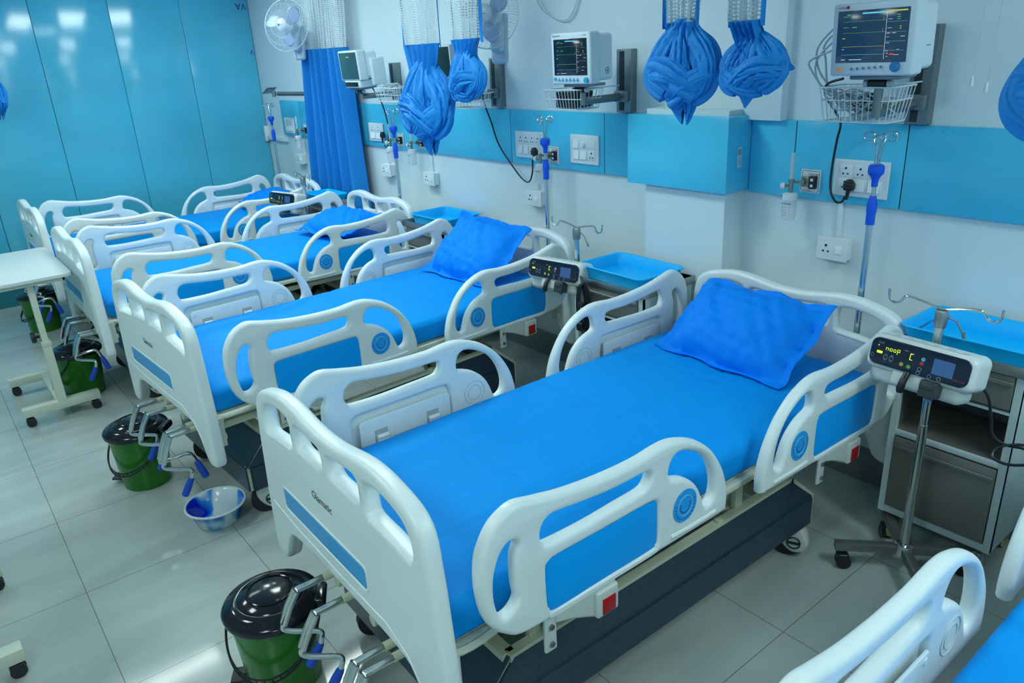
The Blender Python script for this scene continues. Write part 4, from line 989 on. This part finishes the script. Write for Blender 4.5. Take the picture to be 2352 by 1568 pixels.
    if kind == 'C':
        g = G(); g.rbox((-h+.03, -.028, -H/2-.050), (h-.02, D*.9, -H/2+.002), .010, 3); g.build('lower_module', MONW, t)
        G().rbox((-h+.04, -.030, -H/2-.040), (h-.05, -.0275, -H/2-.010), .004, 1).build('module_window', BLACK, t)
        g = G(); g.box((-h+.045, -.0308, -H/2-.026), (-h+.050, -.030, -H/2-.020)); g.build('orange_lamp', E_ORG, t)
        g = G(); g.box((-.02, -.0325, H/2-.045), (.02, -.0316, H/2-.038)); g.build('trace_yellow', E_YEL, t)
        g = G(); g.rbox((h-.004, .055, -H/2-.04), (h+.035, D+.03, H/2-.06), .008, 2); g.build('side_module', MONW, t)
    # mounting plate, tilt joint and arm to the wall
    g = G(); zb = -H/2-(.05 if kind == 'C' else 0)
    g.rbox((-h*.55, -.01, zb-.014), (h*.65, D*.9, zb-.001), .003, 1); g.build('mount_plate', GREYM, t)
    g = G(); g.cyl((-.03, .03, zb-.030), (.035, .03, zb-.030), .014, 14); g.build('tilt_joint', BLACK, t)
    for s_ in (-1, 1): G().cyl((.003+s_*.036, .03, zb-.030), (.003+s_*.052, .03, zb-.030), .012, 12).build('joint_cap', GREYP, t)
    if arm_to:
        inv = (T(x, y, z) @ Euler((rx, 0, rz)).to_matrix().to_4x4()).inverted()
        ax, az = arm_to
        a = Vector((x+.01, y+.04, z+zb-.045)); m_ = Vector((x+.05, y+.06, az)); e = Vector((ax, -.075, az))
        g = G(); g.tube([tuple(inv @ a), tuple(inv @ Vector((a.x, a.y, az-.02)))], .016, 12); g.tube([tuple(inv @ Vector((a.x, a.y, az))), tuple(inv @ e)], .019, 4)
        g.build('support_arm', GREYM, t)
    return t
wall_rail(-1.36, 1.58, 1.93, 'grey wall rail behind the large monitor at the right', .085)
wall_rail(-2.855, 1.585, 1.895, 'grey wall rail right of the middle monitor')
wall_rail(-3.945, 1.59, 1.88, 'grey wall rail right of the knotted curtains, with a black lead beside it')
wall_rail(-5.175, 1.60, 1.875, 'grey wall rail right of the small far monitor')
monitor(-1.365, -.40, 1.893, -.09, .05, .30, .232, .11, 'large patient monitor with dark blue lit screen at the upper right', 'A', SCREEN, (-1.36, 1.655))
monitor(-2.850, -.39, 1.866, .0, .02, .275, .235, .13, 'patient monitor with lit black screen and blue triangular buttons, left of the boxed pillar', 'B', SCREEND, (-2.855, 1.665))
monitor(-5.165, -.37, 1.872, .0, .06, .285, .200, .13, 'small far patient monitor in front of the long blue curtain', 'C', SCREENG, (-5.175, 1.66))
monitor(-4.09, -.33, 1.875, .0, .05, .29, .19, .12, 'patient monitor mostly hidden behind the knotted curtains', 'C', mat('screen_off', (.02, .05, .055), .2), (-3.945, 1.66))
b1 = basket(-1.44, -.28, 1.615, 1.735, 'wire basket full of cables under the large right monitor', .28)
basket(-2.965, -.30, 1.625, 1.72, 'wire basket with dark box under the middle monitor', .27)
basket(-4.76, -.27, 1.63, 1.72, 'wire basket with cable coil right of the small far monitor', .32)
basket(-3.99, -.22, 1.60, 1.68, 'wire basket half hidden at the right of the knotted curtain', .24)
G().rbox((-3.03, -.36, 1.632), (-2.88, -.24, 1.71), .006, 2).build('charger_box', BLACK); tag(bpy.data.objects['charger_box'], 'dark box lying in the wire basket under the middle monitor', 'box')
def coil(cx, cy, cz, R, n, m_, label, flat=.4, seed=1, r=.003):
    rnd = random.Random(seed); g = G()
    for k in range(n):
        a0 = rnd.random()*6; rr_ = R*(.7+.4*rnd.random()); tx_, ty_ = rnd.uniform(-.02, .02), rnd.uniform(-.02, .02); hh = rnd.uniform(-.012, .012); sl = rnd.uniform(-.3, .3)
        g.tube([(cx+tx_+rr_*math.cos(a), cy+ty_+rr_*.55*math.sin(a), cz+hh+flat*rr_*math.sin(a+a0)*.8+sl*rr_*math.cos(a)) for a in np.linspace(0, 2*PI, 22)[:-1]], r, 6, True)
    return tag(g.build('cable_coil', m_), label, 'cable')
coil(-1.49, -.28, 1.675, .060, 12, GREYP, 'grey patient leads coiled in the basket under the large right monitor', .7, 3)
coil(-1.40, -.28, 1.66, .060, 10, GREYP, 'second coil of grey leads at the right of the same basket under the large monitor', .5, 8)
coil(-1.46, -.25, 1.665, .05, 5, BLACK, 'black cable coil behind the grey leads in the right basket', .8, 5, .0045)
coil(-4.83, -.27, 1.725, .085, 9, GREYP, 'grey lead coil heaped on the far wire basket', .25, 9)
# leads that leave the left side of the large monitor
for i, (z0, zz, xx) in enumerate(((1.935, 1.80, -1.60), (1.915, 1.83, -1.575), (1.89, 1.76, -1.60), (1.865, 1.79, -1.625))):
    g = G(); g.tube(smooth_poly([(-1.515, -.375, z0), (-1.545, -.37, z0-.008), (xx, -.36, (z0+zz)/2), (xx+.005, -.35, zz), (-1.56, -.33, 1.74-.01*i), (-1.52, -.30, 1.70)], False, 6), .0036, 7)
    g.cyl((-1.512, -.375, z0+.001), (-1.53, -.374, z0-.002), .0065, 10)
    tag(g.build('patient_lead', GREYP), ('uppermost', 'second', 'third', 'lowest')[i]+' grey lead plugged into the left side of the large right monitor', 'cable', 'patient leads')
# black power leads down to the plugs
def lead(pts, label, plug=None):
    t = thing('power_lead', label, 'cable', (0, 0, 0), 0, 'black power leads of the monitors')
    G().tube(smooth_poly(pts, False, 8), .0048, 8).build('cable', BLACK, t)
    if plug:
        x, z = plug; g = G()
        g.rbox((x-.022, -.066, z-.018), (x+.022, -.034, z+.018), .010, 3); g.rbox((x-.013, -.064, z+.008), (x+.013, -.036, z+.028), .008, 2); g.tube([(x, -.052, z-.012), (x-.005, -.054, z-.055)], [.009, .006], 10)
        g.build('plug', BLACK, t)
lead([(-1.49, -.36, 1.765), (-1.56, -.34, 1.745), (-1.585, -.30, 1.70), (-1.60, -.20, 1.64), (-1.625, -.10, 1.58), (-1.655, -.06, 1.51), (-1.67, -.05, 1.40), (-1.668, -.05, 1.31), (-1.64, -.055, 1.262), (-1.61, -.055, 1.262), (-1.60, -.054, 1.285)], 'black power lead from the large right monitor to the big socket plate', (-1.588, 1.328))
lead([(-4.02, -.25, 1.76), (-3.97, -.20, 1.76), (-3.95, -.16, 1.70), (-3.985, -.10, 1.60), (-3.985, -.06, 1.50), (-3.93, -.05, 1.36), (-3.80, -.05, 1.235), (-3.70, -.05, 1.16), (-3.64, -.05, 1.155), (-3.605, -.052, 1.22), (-3.60, -.053, 1.29)], 'black power lead swinging from the hidden monitor down to its plug', (-3.583, 1.335))
lead([(-5.05, -.28, 1.78), (-5.20, -.24, 1.77), (-5.26, -.18, 1.71), (-5.29, -.10, 1.60), (-5.30, -.06, 1.45), (-5.33, -.05, 1.33), (-5.36, -.05, 1.26), (-5.40, -.052, 1.27)], 'black power lead from the small far monitor', (-5.415, 1.345))
# the unused arm by the far corner
t = thing('monitor_arm', 'grey empty monitor arm on the wall at the far left', 'wall bracket', (0, 0, 0))
G().tube([(-6.55, -.03, 1.645), (-6.95, -.22, 1.655)], .018, 4).build('support_arm', GREYM, t)
g = G(); g.rbox((-.075, -.045, -.004), (.075, .045, .004), .002, 1, T(-7.03, -.26, 1.685, ry=-.35)); g.cyl((-6.98, -.24, 1.63), (-6.98, -.24, 1.68), .02, 12); g.build('tilt_plate', STEEL, t)
G().rbox((-6.60, -.05, 1.60), (-6.50, 0, 1.70), .004, 1).build('wall_foot', GREYM, t)

# ------------------------------------------------------------------ wall fans
def fan(x, y, z, rz, rx, label, R=.205):
    t = thing('wall_fan', label, 'fan', (x, y, z), 0, 'white wall mounted fans')
    t.rotation_euler = (rx, 0, rz)
    WIRE = mat('fan_wire', (.58, .70, .80), .4); BL = mat('fan_blade', (.36, .52, .78), .25, alpha=.8)
    g = G()
    n = 72
    for i in range(n):
        a = 2*PI*i/n; c, s_ = math.cos(a), math.sin(a)
        g.tube([(c*.045, -.075, s_*.045), (c*R*.55, -.070, s_*R*.55), (c*R*.88, -.045, s_*R*.88), (c*R, 0, s_*R)], .0009, 4, caps=False)
        if i % 2 == 0: g.tube([(c*R, 0, s_*R), (c*R*.8, .045, s_*R*.8), (c*.05, .06, s_*.05)], .0009, 4, caps=False)
    for rr_, yy, th in ((R, 0, .0035), (R*.80, -.055, .0012), (R*.52, -.071, .0012)): g.tube([(rr_*math.cos(a), yy, rr_*math.sin(a)) for a in np.linspace(0, 2*PI, 49)[:-1]], th, 6, True)
    g.build('cage', WIRE, t)
    hb = G().lathe([(0, .012), (.02, .012), (.034, .006), (.046, -.002), (.048, -.010)], 28, T(0, -.072, 0, rx=PI/2)).build('hub_cap', mat('fan_white', (.55, .68, .78), .3), t)
    g = G(); g.tube([(-.018+.006*math.cos(a), -.0855, -.006+.007*math.sin(a)) for a in np.linspace(0, 2*PI, 13)[:-1]], .0022, 5, True); v_, f_ = text('orient', .010, .0002); g.add(v_, f_, MXZ(-.0846, -.008, -.008)); g.build('logo', mat('navy_ink', '000000'), hb)
    for k in range(3):
        a0 = 2*PI*k/3+.5
        def fn(u, v, a0=a0):
            r = .03+u*(R*.86-.03); wd = .95*math.sin(PI*min(1, u*.75+.22))**.7
            a = a0+(v-.5)*wd*1.15+u*.35
            return (r*math.cos(a), -.02-.03*(v-.5), r*math.sin(a))
        g = G(); g.grid(fn, 10, 8); g.build('blade', BL, t, 60, solid=.003)
    g = G(); g.cyl((0, .01, 0), (0, .12, 0), .048, 20, .040); g.build('motor', mat('fan_white', '000000'), t)
    g = G(); g.rbox((-.035, .10, -.18), (.035, .17, -.02), .02, 3); g.rbox((-.05, .16, -.24), (.05, .20, .03), .02, 3); g.cyl((0, .10, -.19), (0, .11, -.235), .01, 10); g.build('wall_mount', mat('fan_white', '000000'), t)
    return t
fan(-3.56, -.36, 2.105, math.radians(32), math.radians(-6), 'white wall fan partly behind the smaller knotted curtain', .175)
fan(-6.22, -.36, 2.19, math.radians(35), math.radians(-8), 'far white wall fan beside the turquoise wall, touching the long curtain', .195)
# fan cord and pull cords
g = G(); g.tube(smooth_poly([(-3.60, -.012, 2.25), (-3.52, -.012, 2.13), (-3.42, -.012, 2.075), (-3.32, -.012, 2.05), (-3.25, -.012, 2.075), (-3.20, -.012, 2.16), (-3.12, -.012, 2.30)], False, 6), .003, 6)
tag(g.build('fan_cord', mat('cord_white', (.50, .62, .67), .5)), 'thin white cord looping along the wall right of the nearer fan', 'cable')
g = G(); g.tube(smooth_poly([(-3.58, -.010, 2.24), (-3.46, -.010, 2.10), (-3.34, -.010, 2.055), (-3.26, -.010, 2.10), (-3.18, -.010, 2.25)], False, 6), .0025, 6)
tag(g.build('fan_cord', mat('cord_white', '000000')), 'second, fainter cord crossing the first one above the middle monitor', 'cable')
for i, (x0, x1, zb) in enumerate(((-1.155, -1.18, 1.72), (-1.105, -1.13, 1.70))):
    t = thing('pull_cord', ('left', 'right')[i]+' one of two white pull cords with small weights, right of the large monitor', 'cord', (0, 0, 0), 0, 'pull cords')
    G().tube([(x0, -.05, ZC), (x1, -.055, zb+.03)], .0012, 5).build('cord', mat('cord_white', '000000'), t)
    G().lathe([(0, 0), (.007, 0), (.006, .022), (.003, .034), (0, .034)], 12, T(x1, -.055, zb)).build('weight', WHITE, t)

# ------------------------------------------------------------------ curtains
def net_mat():
    m = bpy.data.materials.new('white_netting'); m.use_nodes = True; nt = m.node_tree; b = nt.nodes['Principled BSDF']
    b.inputs['Base Color'].default_value = (.60, .72, .76, 1); b.inputs['Roughness'].default_value = .7
    tc = nt.nodes.new('ShaderNodeUVMap'); sp_ = nt.nodes.new('ShaderNodeSeparateXYZ'); nt.links.new(tc.outputs[0], sp_.inputs[0])
    outs = []
    for ax in (0, 1):
        f = nt.nodes.new('ShaderNodeMath'); f.operation = 'FRACT'; nt.links.new(sp_.outputs[ax], f.inputs[0])
        c = nt.nodes.new('ShaderNodeMath'); c.operation = 'GREATER_THAN'; c.inputs[1].default_value = .38; nt.links.new(f.outputs[0], c.inputs[0]); outs.append(c)
    mu = nt.nodes.new('ShaderNodeMath'); mu.operation = 'MULTIPLY'; nt.links.new(outs[0].outputs[0], mu.inputs[0]); nt.links.new(outs[1].outputs[0], mu.inputs[1])
    mr = nt.nodes.new('ShaderNodeMapRange'); mr.inputs['To Min'].default_value = 1; mr.inputs['To Max'].default_value = .22; nt.links.new(mu.outputs[0], mr.inputs[0]); nt.links.new(mr.outputs[0], b.inputs['Alpha'])
    return m
NET = net_mat()
def drape(t, xc, y, z0, z1, w0, w1, folds, amp, name, m_, uv=None, seed=0., u0=0, u1=1, nu=90, nv=30, cy=0.0):
    """cloth sheet from z1 (top, width w1) down to z0 (width w0) with vertical folds"""
    def fn(u, v):
        uu_ = u0+u*(u1-u0); z = z0+(z1-z0)*v; w_ = w0+(w1-w0)*v
        x = xc+(uu_-.5)*w_ + .012*math.sin(uu_*folds*PI*2+seed)*math.sin(v*2+seed)
        ph = uu_*folds*2*PI+seed+.6*math.sin(v*2.2+seed)
        yy = y+cy+amp*(math.sin(ph)+.35*math.sin(2.3*ph+1+v*2))
        return (x, yy, z)
    g = G(); g.grid(fn, nu, nv, uvs=uv); return g.build(name, m_, t, 80, weld=False, solid=0)
def knot_curtain(xc, y, ztop, zk, zb, hw, label, seed=0, wtop=.34, mirror=1, xtop=None, tail=1):
    """curtain gathered and tied in a big knot. ztop: lower edge of netting; zk: neck of the knot; zb: tip of tail; hw: half width"""
    t = thing('knotted_curtain', label, 'curtain', (0, 0, 0), 0, 'blue curtains tied up in knots')
    xt = xc if xtop is None else xtop
    drape(t, xt, y, ztop, ZC-.02, wtop*.8, wtop*1.5, 3, .022, 'netting', NET, uv=(wtop*1.9/.0135, (ZC-ztop)/.0135), seed=seed)
    from mathutils import noise as NZ
    def ridge(px, py, pz): return 1-min(1, abs(NZ.noise(Vector((px, py, pz))))*2.6)
    def neck(u, v):
        z = zk-.12*(zk-zb)+(ztop-zk+.12*(zk-zb))*v; k = v**.7; w_ = .09+(wtop*.86-.09)*k; ph = u*5*2*PI+seed
        x = xc+(xt-xc)*v+(u-.5)*w_; amp = .018+.010*(1-v)
        return (x, y+amp*math.sin(ph)+.012*math.sin(2.1*ph+2+v*3)-.01, z)
    g = G(); g.grid(neck, 90, 24); g.build('neck', CURT, t, 80)
    for sg in (-1, 1): # plain blue borders that run up beside the netting
        drape(t, xt+sg*wtop*.46, y, ztop-.02, ZC-.02, .022, .03, .5, .006, 'border', CURT, seed=seed+sg, nu=6, nv=16)
    m_ = mirror; H = zk-zb
    def band(path, R, seed2, taper=(.35, 1, .45), fl=(.75, 1.), n=72, depth=.34, name='knot_fold'):
        path = [(xc+m_*a*hw, y+b*hw, zk+c*H) for a, b, c in path]
        P = smooth_poly(path, False, 12); k = len(P); g = G(); V = []
        T_ = [(P[min(i+1, k-1)]-P[max(i-1, 0)]).normalized() for i in range(k)]
        N = Vector((0, -1, 0)); N = (N-N.dot(T_[0])*T_[0]).normalized()
        for i in range(k):
            N = (N-N.dot(T_[i])*T_[i]).normalized(); B = T_[i].cross(N); s_ = i/(k-1)
            tp = taper[0]+(taper[1]-taper[0])*math.sin(min(1, s_/.55)*PI/2) if s_ < .55 else taper[1]+(taper[2]-taper[1])*((s_-.55)/.45)**1.6
            rad = R*hw*tp
            for j in range(n):
                a = 2*PI*j/n; ca, sa = math.cos(a), math.sin(a)
                f1 = ridge(ca*1.7+seed2*3, sa*1.7+.9*s_, s_*1.1+seed2); f2 = ridge(ca*4.2+seed2, sa*4.2-s_, s_*2.3+seed2*2+1.3*ca)
                f3 = NZ.noise(Vector((ca*1.2, sa*1.2, s_*3+seed2*5)))
                rp = rad*(1-depth*f1**3-.13*f2**4+.20*f3)
                V.append(tuple(P[i]+rp*(fl[0]*ca*N+fl[1]*sa*B)))
        F_ = [(i*n+j, i*n+(j+1) % n, (i+1)*n+(j+1) % n, (i+1)*n+j) for i in range(k-1) for j in range(n)]
        F_ += [tuple(reversed(range(n))), tuple(range((k-1)*n, k*n))]
        g.add(V, F_); return g.build(name, CURT, t, 40)
    band([(0, 0, .22), (-.22, -.02, .02), (-.50, -.05, -.25), (-.55, -.10, -.45), (-.25, -.15, -.62)], .40, seed, (.30, 1, .7))
    band([(.04, .05, .22), (.30, .0, .0), (.56, -.0, -.25), (.60, -.05, -.50), (.30, -.12, -.66)], .38, seed+2, (.30, 1, .7))
    band([(0, -.05, .15), (.02, -.12, -.10), (.05, -.16, -.34), (.08, -.14, -.55)], .30, seed+1.1, (.4, 1, .8))
    band([(-.82, .05, -.40), (-.58, -.22, -.36), (-.18, -.34, -.38), (.22, -.30, -.52), (.52, -.2, -.66)], .34, seed+4, (.55, 1, .6), (.7, 1), depth=.42)
    band([(.88, .05, -.42), (.62, -.16, -.44), (.30, -.28, -.56), (-.05, -.26, -.68), (-.30, -.1, -.70)], .27, seed+6, (.6, 1, .5), (.7, 1), depth=.42)
    if tail:
        def tl(u, v):
            a = u*2*PI; pk = .5+.5*math.cos(a*2+seed)
            z = zb+(zk-.52*H-zb)*v+.22*H*(1-pk)*(1-v)
            r = hw*(.07+.42*v**.75); r *= .75+.5*ridge(math.cos(a)*2.2+seed, math.sin(a)*2.2, v*.8)
            return (xc+m_*hw*(.14*(1-v)+.02)+r*math.cos(a), y-.02+r*.6*math.sin(a), z)
        g = G(); g.grid(tl, 84, 24); g.build('tail', CURT, t, 50)
        def ear(u, v):
            a = u*2*PI; r = hw*.22*(v**.8)*(.7+.5*ridge(math.cos(a)*2+seed*2, math.sin(a)*2, v))+.002
            return (xc-m_*hw*(.98-.55*v)+.4*r*math.cos(a), y+.01+r*math.sin(a)*.6, zk-H*(.36-.10*v)+r*math.cos(a))
        g = G(); g.grid(ear, 48, 14); g.build('cloth_corner', CURT, t, 50)
    return t
knot_curtain(-2.015, -.60, 1.985, 1.925, 1.610, .178, 'larger knotted curtain above the boxed pillar, left of its narrower twin', .4, .17, 1, -2.035)
knot_curtain(-1.69, -.60, 1.975, 1.885, 1.680, .150, 'smaller knotted curtain just right of the one above the boxed pillar', 2.1, .15, -1, -1.745, 1)
knot_curtain(-3.86, -.60, 1.975, 1.790, 1.365, .250, 'largest knotted curtain, hanging in front of the far wire basket', 3.3, .40, 1, -3.87)
knot_curtain(-3.475, -.58, 1.985, 1.880, 1.620, .165, 'knotted curtain beside the nearer wall fan, tucked right of the largest knot', 5.0, .27, -1, -3.46, 0)
knot_curtain(-.60, -.80, 2.00, 1.88, 1.56, .22, 'knotted curtain cut off by the right edge of the photo', 1.2, .25, 1)
knot_curtain(-7.50, -2.30, 2.00, 1.87, 1.60, .20, 'knotted curtain entering at the left edge in front of the turquoise wall', 4.2, .14, 1, -7.50)
t = thing('long_curtain', 'long blue curtain hanging down the wall, white netting at its top', 'curtain', (0, 0, 0))
drape(t, -6.08, -.125, 2.005, ZC-.02, .70, .78, 5, .028, 'netting', NET, uv=(.9/.0135, .8/.0135), seed=.5)
def lc(u, v):
    z = .12+(2.005-.12)*v; w_ = 1.0-.34*v**.9; x = -6.20+.12*v+(u-.5)*w_*1.06
    ph = u*6*2*PI+.5+.5*math.sin(v*2); return (x, -.125+.058*math.sin(ph)+.022*math.sin(2*ph+1.2)+.010*math.sin(3.3*ph+v*3), z)
g = G(); g.grid(lc, 160, 40); g.build('cloth', CURT, t, 80)
drape(t, -6.43, -.13, 1.98, ZC-.02, .03, .03, .5, .006, 'border', CURT, nu=6)
